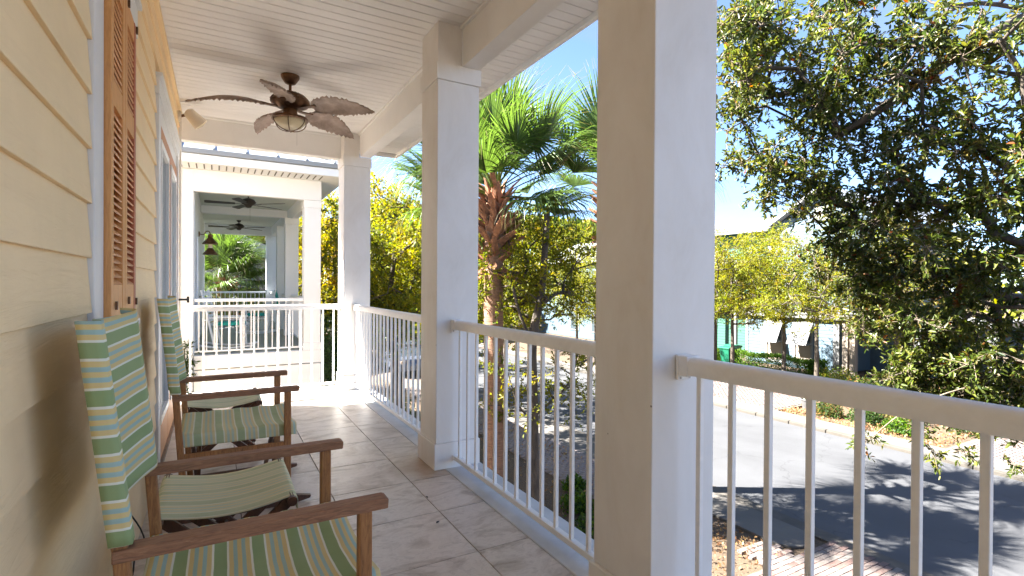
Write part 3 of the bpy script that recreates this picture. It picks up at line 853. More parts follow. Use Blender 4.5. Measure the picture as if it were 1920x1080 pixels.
# ------------------------------------------------------------------ ceiling fan with palm-leaf blades
def leaf_blade(L=0.58, Wd=0.130, nseg=30):
    """lies along +x from 0 to L, width in y, ribbed, notched rim; thin solid"""
    V = []; F = []
    nw_ = 12
    for i in range(nseg+1):
        t = i/nseg
        w = Wd*(math.sin(math.pi*min(1, t*0.93+0.07)**0.8))**0.75*(1.06-0.25*t)
        if t > 0.96: w *= 0.45
        if t < 0.05: w = max(w, 0.03)
        notch = 0.86 if (i % 5 == 0 and 4 < i < nseg-2) else 1.0
        for j in range(nw_+1):
            s = (j/nw_)*2-1
            sweep = 0.055*abs(s)**1.2*(1-t*0.3)        # ribs sweep forward
            x = t*L+sweep*0.6
            rib = 0.0075*math.sin((t*13-abs(s)*1.6)*2*math.pi)*(0.35+abs(s)) if abs(s) > 0.05 else 0.005
            z = -0.11*t*t+0.03*t+0.028*(1-abs(s)**1.5)*math.sin(math.pi*t) + rib
            wj = w*(notch if abs(s) > 0.8 else 1)
            V.append((min(x, L*1.03), s*wj, z))
    for i in range(nseg):
        for j in range(nw_):
            a = i*(nw_+1)+j; F.append((a, a+nw_+1, a+nw_+2, a+1))
    m = len(V)
    V2 = V+[(x, y, z-0.004) for x, y, z in V]
    F2 = F+[(d+m, c+m, b+m, a+m) for a, b, c, d in F]
    W_ = nw_+1
    for i in range(nseg): F2 += [(i*W_, i*W_+m, (i+1)*W_+m, (i+1)*W_), (i*W_+nw_, (i+1)*W_+nw_, (i+1)*W_+nw_+m, i*W_+nw_+m)]
    for j in range(nw_): F2 += [(j, j+1, j+1+m, j+m), (nseg*W_+j, nseg*W_+j+m, nseg*W_+j+1+m, nseg*W_+j+1)]
    return MB().add(V2, F2)
fan = empty('ceiling_fan', (0.56, 5.0, 3.134), 0, 'bronze ceiling fan with brown palm-leaf blades and a caged light, under the nearest porch ceiling', 'ceiling fan')
MB().lathe([(0.078, 0), (0.078, -0.012), (0.070, -0.03), (0.045, -0.068), (0.022, -0.078)], n=24).obj('canopy', MT['bronze'], fan, smooth='auto')
MB().lathe([(0.012, -0.06), (0.012, -0.15)], n=12).obj('downrod', MT['bronze'], fan, smooth='auto')
hs_ = MB().lathe([(0.022, -0.135), (0.05, -0.145), (0.075, -0.158), (0.125, -0.175), (0.155, -0.205), (0.165, -0.235), (0.150, -0.262), (0.105, -0.285), (0.06, -0.30)], n=28)
for k in range(20):
    a = 2*math.pi*k/20
    hs_.box(-0.001, 0.001, -0.001, 0.001, -0.2, -0.199)
    c, s = math.cos(a), math.sin(a)
    hs_.beam((0.10*c, 0.10*s, -0.168), (0.162*c, 0.162*s, -0.222), 0.018, 0.010)
hs_.obj('motor_housing', MT['bronze'], fan, smooth='auto')
MB().lathe([(0.058, -0.298), (0.062, -0.33), (0.056, -0.352)], n=20).obj('switch_cup', MT['bronze'], fan, smooth='auto')
MB().lathe([(0.07, -0.352), (0.148, -0.372), (0.152, -0.392), (0.140, -0.396)], n=28).obj('light_rim', MT['bronze'], fan, smooth='auto')
MB().lathe([(0.130, -0.392), (0.122, -0.42), (0.096, -0.448), (0.055, -0.468), (0.008, -0.475)], n=24).obj('glass_bowl', MT['lampglass'], fan, smooth=True)
for k in range(3):
    a0 = math.pi*k/3+0.3
    pts = [(0.147*math.cos(t)*math.cos(a0), 0.147*math.cos(t)*math.sin(a0), -0.392-0.098*math.sin(t)) for t in np.linspace(0, math.pi, 13)]
    MB().tube(pts, 0.0045, 6).obj('cage_wire', MT['bronze'], fan, smooth=True)
MB().tube([(0.05, -0.05, -0.36), (0.051, -0.051, -0.62)], 0.0012, 4).obj('pull_chain', MT['screw'], fan)
bl = leaf_blade()
blm = bl.mesh('blade', MT['blade'], smooth=True)
arm_m = MB().beam((0.10, 0, -0.285), (0.24, 0, -0.275), 0.035, 0.008, w2=0.06).mesh('blade_arm', MT['bronze'])
for ph in (-108, -36, 36, 108, 180):
    ang = R_(ph); d = Vector((math.cos(ang), math.sin(ang), 0))
    o = link('blade', blm, fan); o.location = (d.x*0.19, d.y*0.19, -0.278); o.rotation_euler = (R_(-20), 0, ang)
    o = link('blade_arm', arm_m, fan); o.rotation_euler = (0, 0, ang)

# floodlight on the wall
fl = empty('floodlight', (WX+0.014, 6.25, 2.98), 0, 'beige adjustable spotlight high on the yellow wall near the porch end', 'wall light')
MB().lathe([(0.055, 0), (0.055, 0.02), (0.03, 0.03)], (0, 0, 0.0), 16, (1, 0, 0)).obj('wall_plate', MT['lampwhite'], fl, smooth='auto')
MB().tube([(0.02, 0, 0), (0.06, -0.02, 0.01), (0.09, -0.03, 0.02)], 0.014, 10).obj('knuckle', MT['bronze'], fl, smooth='auto')
MB().lathe([(0.02, -0.02), (0.052, 0), (0.058, 0.05), (0.070, 0.13), (0.072, 0.16)], (0.09, -0.03, 0.045), 20, (0.62, 0.1, -0.62)).obj('lamp_head', MT['lampwhite'], fl, smooth='auto')
MB().lathe([(0.060, 0.150), (0.055, 0.165), (0.01, 0.175)], (0.09, -0.03, 0.045), 20, (0.62, 0.1, -0.62)).obj('lens', MT['lampglass'], fl, smooth='auto')
# ------------------------------------------------------------------ foliage machinery
def unit(a): return a/np.maximum(np.linalg.norm(a, axis=-1, keepdims=True), 1e-9)

def leaf_arrays(pos, d, nrm, L, W, detail=2, fold=0.25):
    n = len(pos)
    d = unit(d); side = unit(np.cross(d, nrm)); up_ = np.cross(side, d)
    L = np.asarray(L)[:, None]; W = np.asarray(W)[:, None]
    if detail == 2:
        f = fold*W*up_
        V = np.stack([pos, pos+d*L*.32-side*W*.5+f, pos+d*L*.70-side*W*.40+f, pos+d*L-up_*L*0.06, pos+d*L*.70+side*W*.40+f, pos+d*L*.32+side*W*.5+f], 1)
        Fq = np.array([(0, 1, 2, 3), (0, 3, 4, 5)]); k = 6
    else:
        V = np.stack([pos, pos+d*L*.5-side*W*.5+up_*W*.1, pos+d*L, pos+d*L*.5+side*W*.5+up_*W*.1], 1)
        Fq = np.array([(0, 1, 2, 3)]); k = 4
    F = (Fq[None]+(np.arange(n)*k)[:, None, None]).reshape(-1, 4)
    return V.reshape(-1, 3), F, k

def cones_mesh(name, segs_, mat, sides=5, parent=None):
    """segs_: list of (a, b, ra, rb)"""
    A = np.array([s[0] for s in segs_], float); B = np.array([s[1] for s in segs_], float)
    ra = np.array([s[2] for s in segs_])[:, None, None]; rb = np.array([s[3] for s in segs_])[:, None, None]
    d = unit(B-A); ref = np.where(np.abs(d[:, 2:3]) < 0.9, np.array([[0, 0, 1.0]]), np.array([[1.0, 0, 0]]))
    u = unit(np.cross(d, ref)); w = np.cross(d, u)
    t = np.arange(sides)*2*math.pi/sides
    ring = u[:, None, :]*np.cos(t)[None, :, None]+w[:, None, :]*np.sin(t)[None, :, None]
    V = np.concatenate([(A-d*0.0)[:, None]+ring*ra, B[:, None]+ring*rb], 1).reshape(-1, 3)
    F = np.array([(k, (k+1) % sides, (k+1) % sides+sides, k+sides) for k in range(sides)])
    F = (F[None]+(np.arange(len(A))*2*sides)[:, None, None]).reshape(-1, 4)
    return link(name, mesh_np(name, V, F, mat, smooth=True), parent)

def pick(pal, n, r, jit=0.25):
    c = np.array([p[0] for p in pal], float); w = np.array([p[1] for p in pal], float); w /= w.sum()
    k = r.choice(len(pal), n, p=w)
    return c[k]*(1+r.uniform(-jit, jit, (n, 1)))*(1+r.uniform(-0.08, 0.08, (n, 3)))

def tree(name, label, cat, group, trunk, tr, blobs, ntw, twl, nlv, L, Wr, pal, seed, mat='leaf', wood='bark', detail=1, twigs=False, droop=0.0, rtip=0.006, limbs=(), clump=0.5, shell=0.45, gap=0.0, spread=0.8, kind_leaf=None, midz=0.12, rmax=None):
    r = np.random.default_rng(seed)
    root = empty(name, trunk[0], 0, label, cat, group)
    o0 = np.array(trunk[0], float)
    tp = [np.array(v) for v in smoothp(trunk, 5)]
    nodes = [p for p in tp]; par = list(range(-1, len(tp)-1)); frac0 = len(tp)
    base_load = {}
    for lm in limbs:      # explicit limbs: list of points, first one near the trunk
        lp = [np.array(v) for v in smoothp(lm, 4)]
        prev = int(np.argmin([np.linalg.norm(q-lp[0]) for q in nodes[:frac0]]))
        for q in lp[1:]:
            nodes.append(q); par.append(prev); prev = len(nodes)-1
    C = []
    for (c, rad, n) in blobs:
        c = np.array(c, float); rad = np.array(rad, float)
        v = unit(r.normal(size=(n, 3))); s = r.uniform(0, 1, (n, 1))**shell
        C.append(c+v*rad*s)
    C = np.concatenate(C)
    order = np.argsort(np.linalg.norm(C-np.array(tp[-1])*0.5-np.array(tp[len(tp)//2])*0.5, axis=1))
    leafc = []
    for i in order:
        c = C[i]
        NN = np.array(nodes[max(0, len(tp)//3):]); off = max(0, len(tp)//3)
        dd = np.linalg.norm(NN-c, axis=1)+np.maximum(0, NN[:, 2]-c[2])*0.8
        j = int(np.argmin(dd))+off
        a = nodes[j]; dist = np.linalg.norm(c-a)
        ns_ = max(1, int(dist/0.45)); prev = j
        jit = r.normal(size=3)*0.10*dist
        for s in range(1, ns_+1):
            t = s/ns_
            q = a+(c-a)*t+jit*math.sin(math.pi*t)+np.array([0, 0, midz*dist*math.sin(math.pi*t)])
            nodes.append(q); par.append(prev); prev = len(nodes)-1
        leafc.append(prev)
    load = np.zeros(len(nodes)); load[leafc] = 1
    for i in range(len(nodes)-1, -1, -1):
        if par[i] >= 0: load[par[i]] += load[i]
    rad = rtip*np.sqrt(np.maximum(load, 1))
    tot = max(load[0], 1)
    sT, sB = [], []
    for i in range(1, len(nodes)):
        p = par[i]
        if i < frac0:
            t0, t1 = p/(frac0-1), i/(frac0-1)
            a_, b_ = tr[0]+(tr[1]-tr[0])*t0, tr[0]+(tr[1]-tr[0])*t1
            if p == 0: a_ *= 1.25
            sT.append((nodes[p]-o0, nodes[i]-o0, a_, b_))
        else:
            ra = min(rad[p], tr[1]*0.85 if rmax is None else rmax) if p >= frac0 else rad[i]*1.15
            rb = min(rad[i], tr[1]*0.8 if rmax is None else rmax)
            ra = min(ra, tr[1]*0.9 if rmax is None else rmax)
            sB.append((nodes[p]-o0, nodes[i]-o0, ra, rb))
    cones_mesh('trunk', sT, MT[wood], 10, root)
    if sB: tag(cones_mesh('branches', sB, MT[wood], 5, root), kind='stuff')
    # twigs and leaves
    P = np.array([nodes[i] for i in leafc])-o0
    if gap > 0:
        keep = r.uniform(0, 1, len(P)) > gap; P = P[keep]
    nc = len(P)
    base = np.repeat(P, ntw, 0)+r.normal(size=(nc*ntw, 3))*0.05*twl
    td = unit(r.normal(size=(nc*ntw, 3))+np.array([0, 0, 0.15-droop]))
    tl = twl*r.uniform(0.5, 1.15, nc*ntw)
    t = np.tile(np.linspace(0.25, 1.0, nlv), nc*ntw)+r.uniform(-.05, .05, nc*ntw*nlv)
    B = np.repeat(base, nlv, 0); D = np.repeat(td, nlv, 0); TL = np.repeat(tl, nlv)
    pos = B+D*(t*TL)[:, None]+np.array([0, 0, -1.0])*((t*TL)[:, None]**2)*droop*0.9
    n = len(pos)
    ld = unit(D*0.8+r.normal(size=(n, 3))*spread+np.array([0, 0, -0.25*droop]))
    nr = unit(r.normal(size=(n, 3))+np.array([0, 0, 1.1]))
    Ls = L*r.uniform(0.45, 1.35, n)
    cc = pick(pal, n, r, 0.25)
    clc = np.repeat(pick(pal, nc, r, 0.30), ntw*nlv, 0)
    col = np.clip(cc*(1-clump)+clc*clump, 0.004, 0.9)
    V, F, k = leaf_arrays(pos, ld, nr, Ls, Ls*Wr, detail)
    me = mesh_np('crown', V, F, MT[mat], np.repeat(col, k, 0))
    link('crown', me, root)
    if twigs:
        sg = [(base[i], base[i]+td[i]*tl[i]*0.5+np.array([0, 0, -1.0])*(tl[i]*.5)**2*droop*0.9, 0.0035, 0.0025) for i in range(len(base))]
        sg += [(base[i]+td[i]*tl[i]*0.5+np.array([0, 0, -1.0])*(tl[i]*.5)**2*droop*0.9, base[i]+td[i]*tl[i]+np.array([0, 0, -1.0])*tl[i]**2*droop*0.9, 0.0025, 0.0012) for i in range(len(base))]
        tag(cones_mesh('twigs', sg, MT['barkpale'], 3, root), kind='stuff')
    return root

def leafheap(name, label, cat, group, boxes, n, L, Wr, pal, seed, mat='leaf', kind=None, round_=False, detail=1, upb=0.6):
    r = np.random.default_rng(seed); PP = []
    for (x0, x1, y0, y1, z0, z1) in boxes:
        q = r.uniform(0, 1, (n, 3))
        if round_:
            v = unit(r.normal(size=(n, 3))); v[:, 2] = np.abs(v[:, 2]); s = r.uniform(0, 1, (n, 1))**0.4
            p = np.array([(x0+x1)/2, (y0+y1)/2, z0])+v*s*np.array([(x1-x0)/2, (y1-y0)/2, z1-z0])
        else:   # mostly near the faces
            f = r.integers(0, 3, n); e = np.where(r.uniform(0, 1, n) > 0.5, 1 - r.uniform(0, .12, n), r.uniform(0, .12, n))
            q[np.arange(n), f] = e
            m_ = f == 2; q[m_, 2] = 1-r.uniform(0, 0.15, m_.sum())
            p = np.array([x0, y0, z0])+q*np.array([x1-x0, y1-y0, z1-z0])+r.normal(size=(n, 3))*0.03
            p[:, 2] += 0.05*np.sin(p[:, 1]*2.3)*(p[:, 2] > z1-0.2)
        PP.append(p)
    P = np.concatenate(PP); m = len(P)
    c0 = P.mean(0); c0[2] = min(b[4] for b in boxes)
    d = unit(r.normal(size=(m, 3))+np.array([0, 0, upb])); nr = unit(r.normal(size=(m, 3))+np.array([0, 0, .8]))
    Ls = L*r.uniform(.6, 1.3, m)
    V, F, k = leaf_arrays(P-c0, d, nr, Ls, Ls*Wr, detail)
    me = mesh_np(name, V, F, MT[mat], np.repeat(pick(pal, m, r, 0.3), k, 0))
    o = link(name, me); o.location = c0
    return tag(o, label, cat, group, kind)

# ------------------------------------------------------------------ palms
def frond_mesh(r, R=1.05, pet=1.1, nseg=46, droopy=0.5, dead=False):
    """costapalmate leaf along +x: petiole then a fan of narrow pleated segments that droop at the tips"""
    V = []; F = []; Cc = []
    def quad(a, b, c, d, col):
        i = len(V); V.extend([a, b, c, d]); F.append((i, i+1, i+2, i+3)); Cc.extend([col]*4)
    # petiole, three-sided, arching
    ps = [Vector((pet*t, 0, 0.10*math.sin(t*1.4)-0.14*droopy*t*t)) for t in np.linspace(0, 1, 6)]
    pc = (0.12, 0.15, 0.035) if not dead else (0.25, 0.16, 0.08)
    for i in range(5):
        w0, w1 = 0.030-0.003*i, 0.030-0.003*(i+1); a, b = ps[i], ps[i+1]
        quad(a+Vector((0, -w0, 0)), a+Vector((0, w0, 0)), b+Vector((0, w1, 0)), b+Vector((0, -w1, 0)), pc)
        quad(a+Vector((0, -w0, 0)), b+Vector((0, -w1, 0)), b+Vector((0, 0, -.02)), a+Vector((0, 0, -.02)), pc)
        quad(a+Vector((0, w0, 0)), a+Vector((0, 0, -.02)), b+Vector((0, 0, -.02)), b+Vector((0, w1, 0)), pc)
    hub = ps[-1]
    for k in range(nseg):
        f = (k+0.5)/nseg*2-1
        ang = f*R_(112)+r.uniform(-.02, .02)
        # costa: segments spring progressively along a short midrib
        org = hub+Vector((0.32*(1-abs(f)), 0, 0.02-0.12*droopy*(1-abs(f))))
        L = R*(0.72+0.28*math.cos(f*1.7))*r.uniform(0.92, 1.06)
        d = Vector((math.cos(ang), math.sin(ang), 0.30*(1-abs(f))+0.18))
        d.normalize()
        side = Vector((-math.sin(ang), math.cos(ang), 0))
        n4 = 5; p = org.copy(); dirv = d.copy(); g_ = droopy*r.uniform(0.7, 1.4)
        w = [0.007, 0.020, 0.019, 0.011, 0.004, 0.001]
        st = L/n4; tw = r.uniform(-0.25, 0.25); kd = r.uniform(0.3, 1.25)
        base = np.array((0.058, 0.094, 0.018)) if not dead else np.array((0.26, 0.17, 0.09))
        base = base*r.uniform(0.7, 1.35)
        pts = [p.copy()]
        for s in range(n4):
            p = p+dirv*st; pts.append(p.copy())
            dirv = (dirv+side*r.uniform(-.07, .07)+Vector((0, 0, -1))*g_*(0.10+0.36*(s >= 1)*s*kd)).normalized()
        for s in range(n4):
            up_ = Vector((0, 0, 1))*0.35+side*tw*0.3
            a, b = pts[s], pts[s+1]
            tip = np.array((0.15, 0.13, 0.045)) if s == n4-1 else base*(1+0.15*s)
            for sg in (-1, 1):      # V fold
                quad(a, b, b+side*sg*w[s+1]+up_*w[s+1], a+side*sg*w[s]+up_*w[s], tuple(tip))
    return V, F, Cc

def palm(label, base, trunk_pts, r0, r1, boot_from, hub, n, R, seed, pet=1.1, group=None, boots=True, droop=(0.25, 1.0), elev=(-35, 85), name='sabal_palm', fix=()):
    r = np.random.default_rng(seed)
    root = empty(name, base, 0, label, 'palm tree', group)
    b0 = Vector(base)
    tp = smoothp([Vector(p)-b0 for p in trunk_pts], 8)
    # ringed trunk
    rings = []; rad = []
    for i in range(len(tp)-1):
        for k in range(3):
            t = k/3; rings.append(tp[i].lerp(tp[i+1], t)); q = (i+t)/(len(tp)-1)
            rad.append((r0+(r1-r0)*q)*(1+0.025*math.sin(i*3.1+k*2.1))*(1.15 if i == 0 and k == 0 else 1))
    MB().tube(rings, rad, 18).obj('trunk', MT['palmtrunk'], root, smooth=True)
    H = Vector(hub)-b0
    if boots:
        z0 = boot_from-base[2]; z1 = H.z+0.05
        # split leaf bases crossing around the trunk head
        nb = 64
        for k in range(nb):
            t = k/nb; a = k*2.399+r.uniform(-.1, .1); z = z0+(z1-z0)*t
            c, s = math.cos(a), math.sin(a)
            i0 = min(range(len(tp)), key=lambda q: abs(tp[q].z-z)); ax = tp[i0]
            rr = 0.15+0.02*t
            L = r.uniform(0.34, 0.48)*(1.0 if t > 0.12 else 0.95); out = r.uniform(0.75, 1.15)*(1-0.45*t)
            p0 = Vector((ax.x+c*rr, ax.y+s*rr, z)); tang = Vector((-s, c, 0))*r.choice([-1, 1])*r.uniform(0.15, 0.6)
            zz = 0.75 if t > 0.14 else r.uniform(-0.9, 0.1)
            d = (Vector((c, s, 0))*out+Vector((0, 0, zz))+tang).normalized()
            p1 = p0+d*L*0.55; p2 = p0+d*L+Vector((c, s, 0))*0.05
            sd = d.cross(Vector((c, s, 0))).normalized(); nn = Vector((c, s, 0))
            m = MB(); w0, w1, w2 = r.uniform(0.075, 0.10), r.uniform(0.055, 0.070), r.uniform(0.034, 0.048)
            q = []
            for pp, ww, th in ((p0-d*0.08, w0, 0.030), (p1, w1, 0.022), (p2, w2, 0.008)):
                q += [pp-sd*ww-nn*th, pp+sd*ww-nn*th, pp+sd*ww*0.8+nn*th, pp-sd*ww*0.8+nn*th]
            fs = [(3, 2, 1, 0), (8, 9, 10, 11)]
            for i in range(2):
                for j in range(4): fs.append((i*4+j, i*4+(j+1) % 4, i*4+4+(j+1) % 4, i*4+4+j))
            m.add(q, fs).obj('leaf_base', MT['boot'], root)
    var = []
    for k in range(5):
        dr = droop[0]+(droop[1]-droop[0])*k/4
        V, F, Cc = frond_mesh(r, R, pet, 46, dr)
        var.append(mesh_np('frond', np.array([tuple(v) for v in V]), np.array(F), MT['palmleaf'], np.array(Cc)))
    def put(az, el, kk, roll_=0.0, sc=1.0):
        o = link('frond', var[kk], root); o.location = H+Vector((0, 0, r.uniform(-.12, .12)))
        o.rotation_euler = (roll_, -el, az); o.scale = (sc, sc, sc)
    for k in range(n):
        t = (k+0.5)/n
        el = elev[0]+(elev[1]-elev[0])*t; az = k*2.399963+r.uniform(-.2, .2)
        put(az, R_(el+r.uniform(-6, 6)), int(np.clip((1-t)*5, 0, 4)), r.uniform(-.4, .4), r.uniform(0.88, 1.08))
    for f in fix: put(*f)
    return root

# colour sets: (rgb, weight)
YEL = [((0.235, 0.215, 0.018), 5), ((0.175, 0.190, 0.017), 5.5), ((0.095, 0.125, 0.018), 3.5), ((0.26, 0.185, 0.020), 1.6), ((0.05, 0.065, 0.012), 1)]
YEO = [((0.28, 0.235, 0.017), 5), ((0.28, 0.17, 0.018), 1.8), ((0.20, 0.195, 0.017), 4), ((0.08, 0.10, 0.016), 1.5)]
OAK = [((0.040, 0.060, 0.012), 4.5), ((0.085, 0.110, 0.018), 5), ((0.020, 0.034, 0.012), 1.8), ((0.145, 0.150, 0.026), 3.6), ((0.17, 0.12, 0.03), 1.0), ((0.25, 0.04, 0.012), 0.25)]
GRN = [((0.035, 0.065, 0.014), 4), ((0.055, 0.10, 0.02), 3), ((0.02, 0.04, 0.012), 2)]
HED = [((0.06, 0.12, 0.012), 4), ((0.10, 0.17, 0.018), 3), ((0.03, 0.065, 0.012), 2)]
DRY = [((0.18, 0.10, 0.04), 3), ((0.15, 0.13, 0.03), 3), ((0.06, 0.08, 0.02), 3)]

# ------------------------------------------------------------------ white house next door
nh = empty('white_house', (0, 11, GZ), label='white two-storey house seen past the end railing, with metal roof and open porches', cat='house')
NHL = Vector((0, 11, GZ))
def npart(mb, name, mat, par=None, **kw):
    mb.v = [(x, y-11, z-GZ) for x, y, z in mb.v]
    return mb.obj(name, MT[mat], nh if par is None else par, **kw)
npart(MB().box(-8, -0.545, 11.03, 22, GZ, 3.34), 'wall_core', 'nwhite')
npart(MB().box(-0.54, -0.372, 11.0, 11.16, GZ, 3.34), 'corner_board', 'nwhite', bev=0.004)
for k in range(38):
    z = GZ+0.1+0.172*k
    npart(MB().prism([(11.012, z), (11.012, z+0.01), (11.028, z+0.172), (11.06, z+0.172), (11.06, z)], 0, -2.5, -0.545), 'siding_board', 'nwhite')
npart(MB().box(-0.54, -0.36, 11.161, 20.4, -0.03, 3.30), 'inner_wall', 'nwhite')
dd_ = npart(MB().box(-0.36, -0.33, 12.2, 13.1, 0.0, 2.1), 'door', 'nwhite', bev=0.005)
npart(MB().tube([(-0.33, 12.9, 1.0), (-0.27, 12.9, 1.0), (-0.27, 12.8, 1.0)], 0.012, 8), 'handle', 'black', dd_)
npart(MB().box(-0.35, -0.325, 12.0, 12.18, 0.0, 2.2), 'door_trim', 'nwhite', dd_)
npart(MB().box(-0.36, 1.85, 11.0, 20.45, -0.28, -0.032), 'deck_edge', 'nwhite', bev=0.004)
npart(MB().box(-0.359, 1.84, 11.17, 20.43, -0.03, -0.028), 'deck', 'ndeck')
npart(MB().box(-0.36, 1.80, 11.16, 20.4, 3.27, 3.33), 'ceiling', 'nceil')
npart(MB().box(-0.371, 1.82, 11.0, 11.155, 2.952, 3.345), 'beam', 'nwhite', bev=0.004)
npart(MB().box(-0.36, 1.70, 20.11, 20.3, 2.952, 3.268), 'beam', 'nwhite', bev=0.004)
npart(MB().box(-0.355, 1.69, 15.4, 15.6, 3.08, 3.268), 'beam', 'nwhite', bev=0.004)
npart(MB().box(1.66, 1.80, 11.34, 20.1, 2.952, 3.268), 'beam', 'nwhite', bev=0.004)
# lower storey under the deck
for k in range(3):
    z = -0.30-0.155*(k+1)
    npart(MB().prism([(11.005, z), (11.005, z+0.008), (11.02, z+0.153), (11.06, z+0.153), (11.06, z)], 0, -0.36, 1.82), 'siding_board', 'nwhite')
npart(MB().box(-0.36, 1.84, 11.07, 11.16, -0.77, -0.30), 'lower_beam', 'nwhite')
for k in range(14):
    z = -0.80-0.155*(k+1)
    npart(MB().prism([(11.005, z), (11.005, z+0.008), (11.02, z+0.153), (11.06, z+0.153), (11.06, z)], 0, 1.28, 1.82), 'siding_board', 'nwhite')
npart(MB().box(1.29, 1.81, 11.07, 11.4, GZ, -0.78), 'pier', 'nwhite')
npart(MB().box(-0.36, 0.0, 11.02, 11.4, GZ, -0.78), 'pier', 'nwhite')
npart(MB().box(-0.36, 1.8, 14.9, 15.0, GZ, -0.3), 'lower_wall', 'nwhite')
npart(MB().box(-0.36, 1.8, 11.16, 14.9, -0.6, -0.55), 'lower_ceiling', 'nceil')
# eaves: soffit with vent slots, fascia, gutter, metal roof with standing seams
npart(MB().box(-8.2, 2.20, 10.42, 21, 3.350, 3.366), 'soffit', 'nwhite')
vm = MB().box(-0.010, 0.010, -0.20, 0.20, -0.004, 0.004).mesh('vent_slot', MT['potgrey'])
for k in range(22):
    o = link('vent_slot', vm, nh); o.location = (-0.66+0.115*k, 10.70-11, 3.347-GZ)
npart(MB().box(-8.2, 2.24, 10.385, 10.42, 3.352, 3.49), 'fascia', 'nwhite', bev=0.004)
npart(MB().box(2.20, 2.24, 10.421, 21, 3.352, 3.49), 'fascia', 'nwhite')
npart(MB().prism([(10.33, 3.50), (10.385, 3.495), (10.385, 3.57), (10.32, 3.575)], 0, -8.2, 2.27), 'drip_edge', 'metalroof')
npart(MB().add([(2.28, 10.34, 3.578), (2.28, 21, 3.578), (-3.2, 15.6, 5.6), (-3.2, 15.9, 5.6), (-8.3, 10.34, 3.578), (-8.3, 21, 3.578)], [(0, 1, 3, 2), (0, 2, 4), (1, 5, 3), (2, 3, 5, 4)]), 'roof', 'metalroof')
for k in range(11):
    x = 1.95-0.50*k
    y1_ = 10.34+(2.28-x)*0.96
    zz = 3.58+(2.02/5.26)*(y1_-10.34)
    npart(MB().beam((x, 10.345, 3.593), (x, y1_, zz+0.015), 0.03, 0.035), 'roof_seam', 'seam')
npart(MB().beam((2.27, 10.35, 3.60), (-3.2, 15.6, 5.62), 0.08, 0.03), 'roof_ridge', 'metalroof')
def ncolumn(y, label):
    t = empty('porch_column', (1.66, y+0.16, -0.03), label=label, cat='column', group='square white columns of the house next door')
    MB().box(-.155, .155, -.155, .155, 0.151, 2.829).obj('shaft', MT['nwhite'], t, bev=0.004)
    MB().box(-.168, .168, -.168, .168, 0, 0.15).obj('plinth', MT['nwhite'], t, bev=0.004)
    MB().box(-.166, .166, -.166, .166, 2.83, 2.978).obj('cap', MT['nwhite'], t, bev=0.004)
ncolumn(11.01, 'front corner column of the white house next door')
ncolumn(14.3, 'second column along the porch of the white house next door')
ncolumn(16.4, 'third column along the porch of the white house next door, slightly narrower looking')
ncolumn(20.08, 'rearmost column of the white house next door, beside the tufted palm')
GN = 'white railings of the house next door'
railing((-0.36, 11.08, -0.03), (1.50, 11.08, -0.03), 15, 'white railing at the front of the house next door, before the rocking chair', GN, top=1.04, mat='nwhite', brackets=False)
railing((-0.36, 20.25, -0.03), (1.50, 20.25, -0.03), 14, 'white railing at the far end of the porch next door, below the tufted palm', GN, top=1.04, mat='nwhite', brackets=False)
railing((1.66, 14.29, -0.03), (1.66, 11.34, -0.03), 22, 'white railing on the street side of the porch next door', GN, top=1.04, mat='nwhite', brackets=False)
railing((1.66, 16.39, -0.03), (1.66, 14.63, -0.03), 13, 'short white railing between the second and third columns next door', GN, top=1.04, mat='nwhite', brackets=False)
railing((1.66, 20.07, -0.03), (1.66, 16.73, -0.03), 24, 'rearmost street-side railing of the porch next door', GN, top=1.04, mat='nwhite', brackets=False)

def plain_fan(loc, rz, label, rod):
    t = empty('ceiling_fan', loc, rz, label, 'ceiling fan', 'dark ceiling fans of the house next door')
    MB().lathe([(0.07, 0), (0.07, -0.01), (0.03, -0.06)], n=16).obj('canopy', MT['darkfan'], t, smooth='auto')
    MB().lathe([(0.012, -0.05), (0.012, -rod)], n=8).obj('downrod', MT['darkfan'], t)
    MB().lathe([(0.03, -rod), (0.11, -rod-0.03), (0.16, -rod-0.09), (0.13, -rod-0.13), (0.07, -rod-0.17), (0.06, -rod-0.20), (0.02, -rod-0.215)], n=20).obj('motor_housing', MT['darkfan'], t, smooth='auto')
    bm2 = MB().prism([(0.26, -0.05), (0.80, -0.078), (0.84, -0.06), (0.84, 0.06), (0.80, 0.078), (0.26, 0.05)], 2, -0.004, 0.004).mesh('blade', MT['darkfan'])
    am = MB().beam((0.10, 0, 0), (0.30, 0, 0), 0.035, 0.008).mesh('blade_arm', MT['darkfan'])
    for k in range(5):
        o = link('blade', bm2, t); o.location = (0, 0, -rod-0.135); o.rotation_euler = (R_(12), 0, k*R_(72))
        o = link('blade_arm', am, t); o.location = (0, 0, -rod-0.14); o.rotation_euler = (0, 0, k*R_(72))
    MB().tube([(0.04, 0, -rod-0.2), (0.04, 0, -rod-0.5)], 0.002, 4).obj('pull_chain', MT['darkfan'], t)
plain_fan((0.60, 12.9, 3.269), R_(-29.5-8), 'dark five-blade ceiling fan nearest in the porch next door', 0.10)
plain_fan((0.60, 18.6, 3.269), R_(-29.5-5), 'smaller-looking dark ceiling fan at the back of the porch next door', 0.09)
plain_fan((0.55, 12.9, -0.601), R_(-20), 'dark ceiling fan in the lower porch next door, half hidden by the chairs', 0.16)

